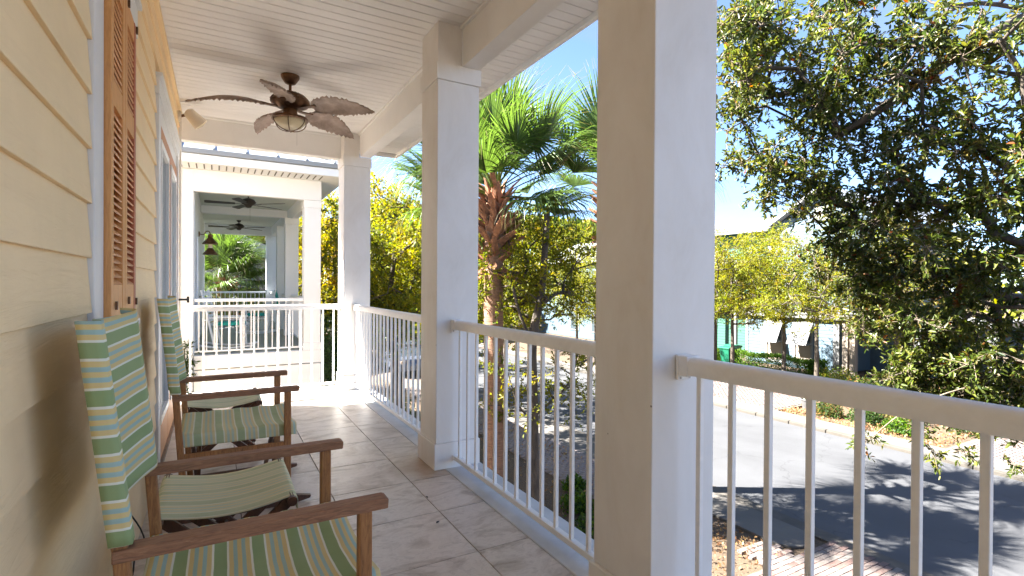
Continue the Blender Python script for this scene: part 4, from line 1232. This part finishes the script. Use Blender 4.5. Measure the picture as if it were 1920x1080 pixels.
# copper barn lantern on the neighbour's wall
ln = empty('wall_lantern', (-0.35, 13.3, 2.36), 0, 'dark pagoda-shaped wall lantern inside the porch next door', 'wall light')
MB().lathe([(0.06, 0), (0.06, 0.015), (0.02, 0.03)], axis=(1, 0, 0), n=14).obj('wall_plate', MT['bronze'], ln)
MB().tube(smoothp([(0.02, 0, 0), (0.1, 0, 0.0), (0.14, 0, 0.06), (0.19, 0, 0.07), (0.22, 0, 0.02)]), 0.010, 8).obj('arm', MT['bronze'], ln, smooth=True)
MB().lathe([(0.012, 0.02), (0.05, -0.01), (0.05, -0.07), (0.10, -0.13), (0.155, -0.20), (0.155, -0.215)], (0.22, 0, 0), 8).obj('hood', MT['bronze'], ln)
MB().lathe([(0.045, -0.20), (0.045, -0.31)], (0.22, 0, 0), 10).obj('glass', MT['lampglass'], ln)
MB().lathe([(0.05, -0.30), (0.10, -0.37), (0.145, -0.43), (0.145, -0.445)], (0.22, 0, 0), 8).obj('lower_hood', MT['bronze'], ln)

def rocker(loc, rz, label):
    t = empty('rocking_chair', loc, rz, label, 'rocking chair', 'white slatted rocking chairs next door')
    for s in (-1, 1):
        y = s*0.27
        MB().tube([(x, y, 0.03+0.22*(x-0.05)**2) for x in np.linspace(-0.5, 0.5, 11)], 0.02, 8).obj('rocker_runner', MT['nwhite'], t, smooth=True)
        MB().beam((-0.20, y, 0.05), (-0.44, y, 1.18), 0.035, 0.045, (0, 1, 0)).obj('back_post', MT['nwhite'], t)
        MB().beam((0.27, y, 0.04), (0.25, y, 0.62), 0.035, 0.045, (0, 1, 0)).obj('front_leg', MT['nwhite'], t)
        MB().box(-0.34, 0.30, y-0.035, y+0.035, 0.62, 0.645).obj('armrest', MT['nwhite'], t, bev=0.004)
    for k in range(6):
        x = -0.22+k*0.095
        MB().box(x, x+0.07, -0.26, 0.26, 0.40+0.012*k, 0.418+0.012*k).obj('seat_slat', MT['nwhite'], t)
    for k in range(8):
        z = 0.50+0.085*k; x = -0.20-0.24*(z-0.05)/1.13
        MB().beam((x+0.01, -0.255, z), (x+0.01, 0.255, z), 0.012, 0.05, (0, 0, 1)).obj('back_slat', MT['nwhite'], t)
    MB().box(-0.20, 0.27, -0.24, 0.24, 0.47, 0.54).obj('cushion', MT['teal'], t, bev=0.025, seg=3)
    for z in (0.2, 0.3):
        MB().tube([(0.255, -0.27, z), (0.255, 0.27, z)], 0.012, 6).obj('stretcher', MT['nwhite'], t)
rocker((0.22, 12.1, -0.028), R_(-12), 'white slatted rocking chair with teal cushion, nearest in the porch next door')
rocker((0.95, 15.2, -0.028), R_(170), 'white rocking chair with teal cushion further back next door, beside the columns')
# teal towel over far rocker's back
tw = MB().box(-0.02, 0.02, -0.22, 0.22, -0.55, 0.0).obj('beach_towel', MT['teal'], bev=0.01)
tw.location = (1.36, 15.27, 1.12); tw.rotation_euler = (0, R_(-12), R_(-10)); tag(tw, 'teal towel hanging over the farther rocking chair next door', 'towel')

# climbing plant on the corner of the house next door
tree('climbing_plant', 'thin climbing plant against the corner of the white house, left behind the railing', 'plant', None,
     [(-0.50, 10.85, GZ), (-0.47, 10.88, -1.2), (-0.50, 10.9, 0.1)], (0.02, 0.008), [((-0.46, 10.85, -0.15), (0.16, 0.12, 0.55), 26), ((-0.46, 10.85, -1.0), (0.14, 0.12, 0.5), 14)], 4, 0.12, 5, 0.06, 0.4,
     GRN, 31, detail=2, rtip=0.002)

# ------------------------------------------------------------------ palms
palm('tall cabbage palm with a shaggy brown boot collar, between the middle and nearest columns', (4.56, 8.62, GZ),
     [(4.56, 8.62, GZ), (4.50, 8.60, -1), (4.47, 8.60, 1.5), (4.50, 8.60, 3.0)], 0.20, 0.165, 1.50, (4.50, 8.60, 2.98), 30, 1.25, 11, pet=1.0,
     group='cabbage palms in the front gardens', elev=(-8, 84), droop=(0.30, 1.2),
     fix=((R_(-20), R_(28), 2), (R_(5), R_(10), 3), (R_(-10), R_(50), 1), (R_(150), R_(22), 2), (R_(137), R_(8), 3), (R_(165), R_(12), 3), (R_(178), R_(30), 2)))
palm('second cabbage palm, its trunk hidden behind the nearest column, fronds showing on both sides', (7.6, 8.95, GZ),
     [(7.6, 8.95, GZ), (7.62, 8.9, 0), (7.6, 8.9, 3.2)], 0.2, 0.16, 2.3, (7.6, 8.9, 3.3), 17, 1.40, 12, pet=1.15,
     group='cabbage palms in the front gardens', elev=(-14, 78), droop=(0.45, 1.4))
palm('bushy pale-green palm filling the far opening of the porch next door', (0.3, 24.5, GZ),
     [(0.3, 24.5, GZ), (0.3, 24.5, 0.8)], 0.2, 0.18, 0.0, (0.3, 24.5, 1.3), 46, 1.9, 13, pet=1.0, elev=(-35, 85), droop=(0.7, 1.7), name='tufted_palm')
leafheap('cycad_bush', 'low grey-green bush with reddish stems below the tufted palm', 'bush', None, [(-0.8, 1.6, 22.6, 23.4, GZ, 1.0)], 2600, 0.28, 0.16, [((0.10, 0.14, 0.06), 3), ((0.25, 0.13, 0.08), 2), ((0.05, 0.08, 0.03), 2)], 14, round_=True)

# ------------------------------------------------------------------ street trees
TG = 'yellowing street trees along the near side'
mid = tree('street_tree', 'slender dark-trunked young oak just beyond the railing, right of the tall palm', 'tree', TG,
     [(4.97, 7.87, GZ), (4.96, 7.95, -2.0), (4.98, 8.0, -0.9), (4.96, 8.0, 0.3), (5.18, 8.05, 1.2), (5.32, 8.1, 2.6)], (0.125, 0.055),
     [((5.35, 8.7, 1.45), (1.5, 1.3, 1.2), 175), ((5.5, 8.5, 2.3), (0.7, 0.8, 0.6), 16), ((4.6, 8.1, -0.6), (0.85, 0.6, 0.6), 18), ((5.8, 7.9, -0.5), (0.6, 0.5, 0.7), 18)], 8, 0.30, 9, 0.062, 0.46,
     YEL, 21, detail=2, limbs=[[(4.96, 7.98, -1.15), (4.70, 8.05, -0.85), (4.50, 8.1, -0.25), (4.36, 8.15, 0.10), (3.95, 8.2, 0.18)], [(4.96, 7.98, -1.1), (5.25, 7.9, -0.85), (5.62, 7.8, -0.5), (5.85, 7.8, 0.1)],
                                   [(5.1, 8.03, 0.9), (5.5, 8.0, 1.15), (6.0, 8.1, 1.1)], [(4.97, 8.0, 0.2), (4.7, 8.1, 0.9), (4.6, 8.2, 1.6)]], twigs=False, clump=0.4, rtip=0.006)
for i, (x, y, h, R, lab, pal) in enumerate([
    (4.3, 14.2, 2.2, 2.1, 'yellow-green oak filling the view between the far and middle columns', YEL),
    (7.9, 16.8, 1.5, 2.5, 'golden street tree behind the tall palm trunk', YEL),
    (6.4, 21.5, 2.6, 2.8, 'tall yellow tree further up the near side of the street', YEO),
    (4.0, 21.5, 3.0, 2.3, 'orange-tinged tree seen between the house next door and the corner column', YEO),
    (8.2, 27.5, 2.5, 3.0, 'farthest yellow tree on the near side of the street', YEL)]):
    lean = 0.15*(-1)**i
    tree('street_tree', lab, 'tree', TG, [(x, y, GZ), (x+lean, y, -1.6), (x-lean, y+0.1, 0.2), (x, y, h)], (0.13, 0.06),
         [((x, y, h), (R, R, R*0.95), 125), ((x, y, h-1.5), (R*0.85, R*0.85, 1.3), 40)], 11, 0.50, 14, 0.095, 0.5, pal, 40+i, rtip=0.008, clump=0.55)
FG = 'yellow trees across the street'
for i, (x, y, h, R, lab, pal) in enumerate([
    (20.6, 15.9, 1.7, 2.7, 'golden tree in front of the green house, just right of the nearest column', YEL),
    (21.6, 12.6, 1.8, 2.9, 'golden tree across the street in front of the slate-blue gable', YEL),
    (19.0, 19.5, 1.4, 2.4, 'yellow tree across the street hidden mostly by the nearest column', YEL),
    (19.6, 26.5, 2.4, 3.3, 'yellow tree further along the far pavement', YEL),
    (18.3, 23.0, 1.3, 2.6, 'low spreading yellow tree beyond the slender oak', YEL),
    (23.4, 15.2, 1.7, 2.6, 'golden tree behind the other two, nearest the propped shutters', YEL),
    (22.0, 18.0, 1.7, 2.5, 'golden tree above the green bins, left end of the hedge', YEL),
    (17.8, 31.0, 2.6, 3.8, 'distant yellow tree on the far side of the street', YEO),
    (23.2, 10.4, 1.5, 2.7, 'brownish-yellow tree behind the overhanging oak branches', DRY+YEL)]):
    tree('street_tree', lab, 'tree', FG, [(x, y, GZ), (x+0.1, y, -1.9), (x, y, h)], (0.12, 0.05),
         [((x, y, h), (R, R, R*0.85), 190), ((x, y, h-1.2), (R*0.9, R*0.9, 1.0), 50)], 10, 0.55, 12, 0.088, 0.46, pal, 60+i, rtip=0.007, clump=0.55)

# overhanging evergreen oak on the right: hand-placed limbs, then twigs and leaves
def W3(u, v, D):
    d = fw+rt2*((u-960)/978)-up2*((v-540)/978)
    p = Vector(EYE)+d*D
    return (p.x, p.y, p.z)
BL = [  # (u, v, depth, (rx,ry,rz), clusters)  authored once from these directions; world-space ellipsoids
    (1470, 60, 6.2, (0.9, 0.9, 0.55), 34), (1620, 60, 5.6, (0.9, 0.8, 0.6), 36), (1800, 80, 5.2, (0.9, 0.8, 0.7), 34),
    (1400, 190, 6.6, (0.6, 0.6, 0.55), 20), (1530, 220, 6.2, (0.9, 0.8, 0.7), 44), (1700, 230, 5.8, (0.9, 0.8, 0.7), 40), (1860, 260, 5.2, (0.8, 0.8, 0.7), 30),
    (1440, 340, 7.0, (0.42, 0.5, 0.30), 10), (1560, 360, 6.6, (0.7, 0.7, 0.5), 26), (1700, 400, 6.3, (0.9, 0.8, 0.7), 44), (1850, 430, 5.6, (0.8, 0.8, 0.7), 40),
    (1620, 490, 6.8, (0.55, 0.6, 0.5), 18), (1760, 550, 6.4, (0.8, 0.8, 0.7), 40), (1890, 600, 5.8, (0.8, 0.8, 0.7), 36), (1650, 590, 7.2, (0.5, 0.5, 0.4), 16), (1600, 430, 7.0, (0.5, 0.6, 0.45), 18), (1800, 740, 6.4, (0.6, 0.5, 0.22), 24), (1700, 700, 6.6, (0.5, 0.4, 0.22), 16), (1780, 620, 6.9, (0.7, 0.5, 0.4), 24), (1640, 520, 7.2, (0.5, 0.4, 0.4), 16), (1900, 780, 6.0, (0.5, 0.4, 0.2), 14), (1390, 60, 6.6, (0.5, 0.5, 0.5), 16), (1390, 300, 6.9, (0.3, 0.4, 0.3), 7),
    (1740, 660, 6.6, (0.6, 0.6, 0.35), 20), (1860, 700, 6.2, (0.65, 0.6, 0.40), 22),
    (2050, 300, 5.5, (1.2, 1.0, 1.4), 22), (2000, 60, 6.0, (1.2, 1.0, 0.9), 14), (1700, -120, 6.0, (1.6, 1.0, 0.6), 12), (2050, 650, 6.0, (0.9, 0.8, 0.8), 16)]
BL = [(u, v, D, (a*0.95, b*0.7, c), int(n*0.72)) for u, v, D, (a, b, c), n in BL]
BL += [(1400, 60, 5.6, (0.35, 0.35, 0.35), 8), (1390, 150, 5.8, (0.3, 0.3, 0.4), 7), (1560, 480, 7.4, (0.4, 0.4, 0.3), 8), (1480, 290, 6.4, (0.6, 0.4, 0.25), 8)]
tr_ = [(8.9, 0.9, GZ), (8.8, 1.0, -1.6), (8.6, 1.2, 0.2), (8.4, 1.4, 2.2), (8.1, 1.8, 4.4)]
tree('evergreen_oak', 'big evergreen oak whose glossy-leaved branches hang in from the right', 'tree', None, tr_, (0.30, 0.14),
     [(W3(u, v, D), r_, n) for u, v, D, r_, n in BL], 8, 0.30, 16, 0.070, 0.38, OAK, 77, mat='leafgloss', detail=2, twigs=True, droop=0.25, rtip=0.0052, clump=0.35, shell=0.55, rmax=0.07,
     limbs=[[(8.5, 1.3, 1.2), W3(1990, 330, 6.2), W3(1900, 285, 5.9), W3(1800, 262, 5.7), W3(1740, 268, 5.7), W3(1640, 290, 5.9)],
            [(8.4, 1.4, 2.6), W3(2010, 60, 6.2), W3(1830, 5, 5.8), W3(1740, 55, 5.6), W3(1680, 90, 5.6), W3(1560, 40, 5.8)],
            [W3(2100, -40, 6.2), W3(1900, 40, 6.0), W3(1760, 130, 5.7), W3(1650, 205, 5.8), W3(1560, 260, 6.0)],
            [(8.6, 1.2, 0.0), W3(2060, 560, 6.4), W3(1900, 560, 6.4), W3(1780, 500, 6.4), W3(1660, 470, 6.6)],
            [(8.7, 1.1, -0.4), W3(2060, 700, 6.5), W3(1900, 690, 6.5), W3(1760, 660, 6.7)]], midz=0.05)
# hanging sprays below the rail line
tree('hanging_spray', 'leafy twig tips of the oak dangling in front of the road, beyond the nearest railing', 'branch', None, [W3(1960, 700, 6.2), W3(1800, 730, 6.1), W3(1700, 770, 6.0), W3(1640, 815, 6.0)], (0.012, 0.004),
     [(W3(1640, 835, 6.0), (0.22, 0.2, 0.10), 7), (W3(1735, 800, 5.9), (0.13, 0.12, 0.22), 7), (W3(1748, 850, 5.9), (0.07, 0.07, 0.12), 4), (W3(1815, 850, 5.8), (0.16, 0.12, 0.06), 5), (W3(1900, 870, 5.6), (0.15, 0.12, 0.08), 4)], 3, 0.16, 7, 0.065, 0.36,
     OAK, 78, mat='leafgloss', wood='barkpale', detail=2, twigs=True, droop=0.6, rtip=0.002)

# hedges, shrubs and planting
leafheap('hedge', 'clipped bright green hedge in front of the blue house wall', 'hedge', None, [(25.3, 26.2, 14.6, 20.9, GZ, -2.38)], 22000, 0.085, 0.5, HED, 91)
leafheap('hedge', 'dark hedge line far up the street between the porch columns', 'hedge', None, [(3.5, 12.5, 31.0, 32.5, GZ, 0.4)], 14000, 0.22, 0.5, GRN, 92)
SG = 'low shrubs in the planting bed across the street'
for i, (x, y, s, lab, pal) in enumerate([(18.6, 10.4, 0.55, 'low shrub right beside the grey pot', GRN+DRY), (18.7, 9.2, 0.6, 'second low shrub from the grey pot', GRN), (18.4, 8.1, 0.5, 'leafy shrub near the middle of the far bed', HED),
     (19.8, 8.9, 0.9, 'taller brown-tinged shrub at the back of the far bed', DRY), (21.2, 10.6, 1.2, 'wild shrub between the pot and the tan post', GRN+DRY), (23.6, 12.8, 1.1, 'loose shrub at the right end of the hedge', HED+YEL), (20.4, 6.9, 0.9, 'dark shrub at the right end of the far bed', GRN), (22.6, 8.6, 1.5, 'big tangled shrub behind the oak branches', DRY+GRN)]):
    leafheap('shrub', lab, 'shrub', SG, [(x-s*0.8, x+s*0.8, y-s, y+s, GZ, GZ+s*0.95)], int(1500*s+500), 0.10, 0.42, pal, 100+i, round_=True)
NG = 'low plants in the near bed'
for i, (x, y, s, lab, pal) in enumerate([(6.3, 8.45, 0.35, 'small bright plant nearest the foot of the slender tree', HED), (6.75, 8.0, 0.4, 'small leafy plant right of the slender tree, by the walk', HED+GRN), (5.9, 7.4, 0.4, 'low green plant closest to the porch edge', GRN+HED), (6.9, 9.3, 0.3, 'tiny plant at the edge of the brick walk', HED),
     (5.4, 17.5, 0.7, 'clipped green bush beyond the far railing', HED), (4.0, 12.2, 0.5, 'green bush low behind the corner column', GRN)]):
    leafheap('garden_plant', lab, 'plant', NG, [(x-s, x+s, y-s, y+s, GZ, GZ+s*0.9)], int(1400*s+300), 0.09, 0.42, pal, 120+i, round_=True)
leafheap('tall_shrub', 'tall grey-green shrub seen between the house next door and the corner column', 'shrub', None, [(2.3, 3.7, 16.0, 17.6, GZ, 0.35)], 7000, 0.10, 0.38, [((0.10, 0.16, 0.05), 3), ((0.06, 0.10, 0.03), 2), ((0.16, 0.22, 0.08), 1)], 130, round_=True)
leafheap('leaf_litter', None, None, None, [(2.3, 8.3, 5.3, 16, GZ-0.02, GZ+0.02)], 5200, 0.07, 0.5, [((0.30, 0.17, 0.08), 3), ((0.42, 0.30, 0.16), 2), ((0.16, 0.09, 0.05), 2)], 140, kind='stuff', upb=0)
leafheap('fallen_leaves', None, None, None, [(17.5, 24, 6.8, 11.5, GZ+0.0, GZ+0.05)], 5200, 0.08, 0.5, [((0.42, 0.22, 0.11), 3), ((0.42, 0.30, 0.16), 2), ((0.16, 0.09, 0.05), 2)], 141, kind='stuff', upb=0)
leafheap('distant_woods', None, None, None, [(-10, 60, 60, 66, GZ, 8.0), (-6, 14, 40, 46, GZ, 5.5), (12, 46, 47, 52, GZ, 8.5), (52, 62, -20, 60, GZ, 4.0)], 16000, 0.75, 0.6, YEL+GRN, 150, kind='stuff')

for i, (x, y, a) in enumerate(DRYLEAVES):
    o = MB().add([(0, 0, 0.001), (0.012, 0.006, 0.004), (0.03, 0, 0.002), (0.012, -0.007, 0.003), (0, 0, -0.001), (0.012, 0.006, 0.002), (0.03, 0, 0), (0.012, -0.007, 0.001)], [(0, 3, 2, 1), (4, 5, 6, 7), (0, 1, 5, 4), (1, 2, 6, 5), (2, 3, 7, 6), (3, 0, 4, 7)]).obj('dry_leaf', MT['black'])
    o.location = (x, y, 0.001); o.rotation_euler = (0, 0, a)
    tag(o, ('tiny dark leaf on a floor tile, nearer the nearest railing' , 'tiny dark leaf on the floor tile just before the middle column')[i], 'leaf')
# ------------------------------------------------------------------ houses across the street
def boards(x, y0, y1, z0, z1, h=0.19):
    m = MB(); z = z0
    while z < z1-0.02:
        m.prism([(x-0.022, z), (x-0.022, z+0.012), (x-0.004, min(z+h, z1)), (x+0.03, min(z+h, z1)), (x+0.03, z)], 1, y0, y1) if False else \
        m.add([(x-0.022, y0, z), (x-0.022, y1, z), (x-0.004, y1, min(z+h, z1)), (x-0.004, y0, min(z+h, z1)), (x+0.03, y0, z), (x+0.03, y1, z), (x+0.03, y1, min(z+h, z1)), (x+0.03, y0, min(z+h, z1))],
              [(0, 3, 2, 1), (0, 1, 5, 4), (3, 7, 6, 2), (1, 2, 6, 5), (0, 4, 7, 3)])
        z += h
    return m
bh = empty('blue_house', (28, 17, GZ), label='pale blue and slate gabled house across the street with propped shutters', cat='house')
bh.location = (0, 0, 0)
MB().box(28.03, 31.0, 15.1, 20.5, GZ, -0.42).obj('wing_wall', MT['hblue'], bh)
z = GZ+0.1
while z < -0.46:   # each board of the wing facade
    boards(28, 15.42, 20.38, z, z+0.19).obj('siding_board', MT['hblue'], bh); z += 0.19
MB().box(27.96, 28.05, 15.1, 15.40, GZ, -0.42).obj('corner_board', MT['hwhite'], bh)
MB().box(27.96, 28.05, 20.40, 20.55, GZ, -0.42).obj('corner_board', MT['hwhite'], bh)
MB().box(27.75, 31, 13.5, 20.7, -0.42, -0.14).obj('balcony_deck', MT['hwhite'], bh)
for (a, b, lab) in ((16.45, 17.55, 'r'), (18.15, 19.25, 'l')):
    wf = MB().box(27.93, 28.0, a, a+0.12, -2.95, -0.72).box(27.93, 28.0, b-0.12, b, -2.95, -0.72).box(27.93, 28.0, a, b, -0.72, -0.62).box(27.93, 28.0, a, b, -3.02, -2.95).box(27.94, 28.0, a+0.12, b-0.12, -1.88, -1.82).obj('window', MT['hwhite'], bh)
    MB().box(27.985, 27.992, a+0.12, b-0.12, -2.95, -0.72).obj('pane', MT['glass'], wf)
    MB().box(27.975, 27.98, a+0.14, b-0.14, -2.9, -1.9).obj('blind', MT['tanpost'], wf)
    sh = MB().beam((27.92, (a+b)/2, -0.70), (27.30, (a+b)/2, -1.86), b-a, 0.04, (0, 0, 1)).obj('propped_shutter', MT['hwhite'], bh)
    for q in (a+0.05, b-0.05):
        MB().beam((27.95, q, -1.8), (27.32, q, -1.84), 0.03, 0.03).obj('shutter_stay', MT['hwhite'], sh)
# porch posts and shaded porch
for y in (14.42, 14.78, 11.6, 9.0):
    MB().box(27.9, 28.15, y-0.13, y+0.13, GZ, -0.43).obj('porch_post', MT['tanpost'] if y > 14 else MT['hwhite'], bh)
MB().box(31.0, 31.1, 8.5, 15.1, GZ, -0.43).obj('porch_wall', MT['hgrey'], bh)
MB().box(27.8, 31, 8.6, 13.49, -0.42, -0.1).obj('porch_roof', MT['hwhite'], bh)
MB().box(30.93, 30.99, 12.5, 13.5, -3.1, -1.0).obj('porch_door', MT['shade'], bh)  # shade of the porch interior is put into the door's colour
# upper storey and gable
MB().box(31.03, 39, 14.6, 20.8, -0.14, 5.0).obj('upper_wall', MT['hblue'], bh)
tag(boards(31, 14.6, 20.8, -0.1, 4.95).obj('upper_siding', MT['hblue'], bh), kind='stuff')
MB().prism([(14.5, 5.0), (20.9, 5.0), (17.7, 6.95)], 0, 31.02, 31.5).obj('gable', MT['hgrey'], bh)
for s in (-1, 1):
    MB().beam((30.75, 17.7, 7.1), (30.75, 17.7+s*3.7, 4.86), 0.5, 0.16, (0, -s*0.5, 0.8)).obj('gable_trim', MT['hwhite'], bh)
    MB().add([(30.5, 17.7, 7.2), (40, 17.7, 7.2), (40, 17.7+s*3.8, 4.92), (30.5, 17.7+s*3.8, 4.92)], [(0, 1, 2, 3)]).obj('roof', MT['metalroof'], bh)
MB().box(30.9, 31.02, 17.2, 18.2, 5.2, 6.0).obj('gable_vent', MT['hwhite'], bh)
for (a, b) in ((15.2, 16.2), (16.9, 17.9), (18.9, 19.9)):
    wf = MB().box(30.93, 31.0, a, b, 0.6, 2.7).obj('window', MT['hwhite'], bh)
    MB().box(30.92, 30.929, a+0.1, b-0.1, 0.7, 1.62).box(30.92, 30.929, a+0.1, b-0.1, 1.68, 2.6).obj('pane', MT['glass'], wf)
for k in range(44):
    MB().box(27.86, 27.89, 13.6+k*0.16, 13.63+k*0.16, -0.14, 0.72).obj('balcony_baluster', MT['hwhite'], bh)
MB().box(27.84, 27.91, 13.5, 20.7, 0.72, 0.79).obj('balcony_rail', MT['hwhite'], bh)

gh = empty('green_house', (0, 0, 0), label='green house with white trim and pale metal roof, just right of the nearest column', cat='house')
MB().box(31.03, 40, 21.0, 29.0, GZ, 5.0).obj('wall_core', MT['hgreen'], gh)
tag(boards(31, 21.0, 29.0, GZ, 5.0).obj('siding', MT['hgreen'], gh), kind='stuff')
for y in (21.05, 22.45, 25.2, 28.9):
    MB().box(30.93, 31.0, y-0.11, y+0.11, GZ, 5.0).obj('corner_board', MT['hwhite'], gh)
MB().box(29.6, 31.0, 21.0, 29.0, 0.55, 0.85).obj('balcony_deck', MT['hwhite'], gh)
MB().box(29.5, 30.95, 21.0, 29.0, 2.75, 3.0).obj('porch_beam', MT['hwhite'], gh)
for y in (22.6, 25.0, 27.4): MB().box(29.6, 29.8, y-0.1, y+0.1, GZ, 2.75).obj('porch_post', MT['hwhite'], gh)
for (a, b) in ((21.35, 21.95), (23.2, 24.2), (26, 27)):
    wf = MB().box(30.92, 30.99, a, b, 1.5, 2.3).obj('window', MT['hwhite'], gh)
    MB().box(30.91, 30.919, a+0.08, b-0.08, 1.58, 2.22).obj('pane', MT['glass'], wf)
MB().add([(30.2, 20.7, 4.95), (30.2, 29.3, 4.95), (34, 29.3, 6.2), (34, 20.7, 6.2)], [(0, 1, 2, 3)]).obj('roof', MT['metalroof'], gh)
MB().box(30.15, 30.25, 20.7, 29.3, 4.8, 4.96).obj('fascia', MT['hwhite'], gh)

def plain_house(name, label, x0, x1, y0, y1, z1, mat, face='x', wins=()):
    t = empty(name, (0, 0, 0), label=label, cat='house')
    MB().box(x0, x1, y0, y1, GZ, z1).obj('wall', MT[mat], t)
    MB().prism([(x0-0.5, z1), (x1+0.5, z1), ((x0+x1)/2, z1+2.2)], 1, y0-0.4, y1+0.4).obj('roof', MT['metalroof'], t)
    for w in wins:
        if face == 'x':
            f = MB().box(x0-0.06, x0-0.005, w[0], w[1], w[2], w[3]).obj('window', MT['hwhite'], t)
            MB().box(x0-0.07, x0-0.061, w[0]+0.1, w[1]-0.1, w[2]+0.1, w[3]-0.1).obj('pane', MT['glass'], f)
        else:
            f = MB().box(w[0], w[1], y0-0.06, y0-0.005, w[2], w[3]).obj('window', MT['hwhite'], t)
            MB().box(w[0]+0.1, w[1]-0.1, y0-0.07, y0-0.061, w[2]+0.1, w[3]-0.1).obj('pane', MT['glass'], f)
    return t
plain_house('cream_house', 'cream house behind the oak branches at the far right', 31, 40, -8, 6, 3.2, 'tanpost', 'x', [(0, 1.2, 0, 1.8), (3, 4.2, 0, 1.8), (0, 1.2, -2.6, -0.8), (3, 4.2, -2.6, -0.8)])
plain_house('pale_house', 'pale house glimpsed through yellow leaves behind the slender tree', 27, 36, 32, 42, 3.2, 'hblue', 'x', [(33, 34.3, 0.2, 2), (36, 37.3, 0.2, 2), (39, 40.3, 0.2, 2), (33, 34.3, -2.6, -0.8), (36, 37.3, -2.6, -0.8)])
plain_house('white_cottage', 'white building with a grey window behind the tufted palm', -6, 3.2, 30, 38, 2.6, 'hwhite', 'y', [(0.9, 1.8, 0.9, 2.3), (-2.5, -1.2, 0.9, 2.3)])

# bins, pot, parked car
def wheelie(loc, rz, label, lid=0.0):
    t = empty('wheeled_bin', loc, rz, label, 'bin', 'green wheeled bins by the hedge')
    q = []
    for z, w, d in ((0.12, 0.24, 0.26), (0.95, 0.30, 0.36)): q += [(-d, -w, z), (d, -w, z), (d, w, z), (-d, w, z)]
    MB().add(q, [(3, 2, 1, 0), (4, 5, 6, 7), (0, 1, 5, 4), (1, 2, 6, 5), (2, 3, 7, 6), (3, 0, 4, 7)]).obj('body', MT['binred'], t, bev=0.03)
    MB().box(-0.38, 0.38, -0.32, 0.32, 0.93, 0.97).obj('rim', MT['binred'], t, bev=0.01)
    MB().prism([(-0.40, 0.972), (0.38, 0.972), (0.38, 1.02), (0.1, 1.07), (-0.3, 1.06), (-0.40, 1.01)], 1, -0.33, 0.33).obj('lid', MT['binred'], t, bev=0.01)
    MB().tube([(0.42, -0.25, 0.98), (0.42, 0.25, 0.98)], 0.018, 8).obj('handle', MT['binred'], t)
    for s in (-1, 1): MB().lathe([(0.13, -0.03), (0.13, 0.03)], (0.25, s*0.27, 0.13), 16, (0, 1, 0)).obj('wheel', MT['black'], t)
wheelie((25.3, 19.75, GZ), R_(5), 'front green wheeled bin at the left end of the hedge')
wheelie((26.3, 20.15, GZ+0.02), R_(-8), 'second green wheeled bin, just behind the front one')
pt = empty('flower_pot', (18.72, 11.2, GZ+0.07), 0, 'dark grey flower pot with pale flowers on the far pavement edge', 'flower pot')
MB().lathe([(0.15, 0), (0.22, 0.30), (0.235, 0.30), (0.235, 0.34), (0.20, 0.34), (0.19, 0.29)], n=20).obj('pot', MT['potgrey'], pt, smooth='auto')
r_ = np.random.default_rng(5)
V, F, k_ = leaf_arrays(r_.normal(size=(260, 3))*np.array([0.09, 0.09, 0.05])+np.array([0, 0, 0.40]), r_.normal(size=(260, 3))+np.array([0, 0, .6]), r_.normal(size=(260, 3)), np.full(260, 0.07), np.full(260, 0.03), 1)
link('foliage', mesh_np('foliage', V, F, MT['leaf'], np.repeat(pick([((0.07, 0.13, 0.04), 3), ((0.6, 0.58, 0.55), 2)], 260, r_), k_, 0)), pt)

def car(loc, rz, label, mat):
    t = empty('parked_car', loc, rz, label, 'car', None)
    side = [(-2.15, 0.35), (-2.2, 0.65), (-2.1, 0.88), (-1.55, 0.98), (-0.95, 1.42), (0.45, 1.46), (1.1, 1.02), (1.95, 0.88), (2.2, 0.66), (2.2, 0.35)]
    body = [(-2.15, 0.30), (-2.2, 0.65), (-2.1, 0.90), (-1.5, 0.97), (1.1, 1.0), (1.95, 0.86), (2.2, 0.62), (2.18, 0.30)]
    MB().prism(body, 1, -0.88, 0.88).obj('body', MT[mat], t, bev=0.06, seg=3)
    q = []
    for z, x0, x1, w in ((0.96, -1.5, 1.05, 0.80), (1.44, -0.95, 0.42, 0.64)): q += [(x0, -w, z), (x1, -w, z), (x1, w, z), (x0, w, z)]
    cb = MB().add(q, [(3, 2, 1, 0), (4, 5, 6, 7), (0, 1, 5, 4), (1, 2, 6, 5), (2, 3, 7, 6), (3, 0, 4, 7)]).obj('cabin_glass', MT['glass'], t, bev=0.03)
    MB().box(-0.97, 0.44, -0.66, 0.66, 1.435, 1.475).obj('roof', MT[mat], t, bev=0.015)
    for x in (-1.35, 1.35):
        for s in (-1, 1):
            w = MB().lathe([(0.33, -0.11), (0.345, -0.08), (0.345, 0.08), (0.33, 0.11)], (x, s*0.80, 0.345), 24, (0, 1, 0)).obj('wheel', MT['black'], t, smooth='auto')
            MB().lathe([(0.2, -0.115), (0.2, 0.115)], (x, s*0.80, 0.345), 16, (0, 1, 0)).obj('rim', MT['screw'], w)
    for s in (-1, 1):
        MB().box(2.12, 2.215, s*0.65-0.18, s*0.65+0.18, 0.62, 0.76).obj('headlight', MT['lampwhite'], t, bev=0.02)
        MB().box(-2.21, -2.12, s*0.7-0.12, s*0.7+0.12, 0.68, 0.84).obj('tail_light', MT['tanpost'], t, bev=0.02)
    return t
MT['carpaint'] = simple('car_silver', (0.10, 0.12, 0.16), 0.25, 0.03, 1, 0, metal=0.5)
car((8.4, 26.2, GZ), R_(90), 'dark blue-grey car parked far up the street, glimpsed through the railing', 'carpaint')
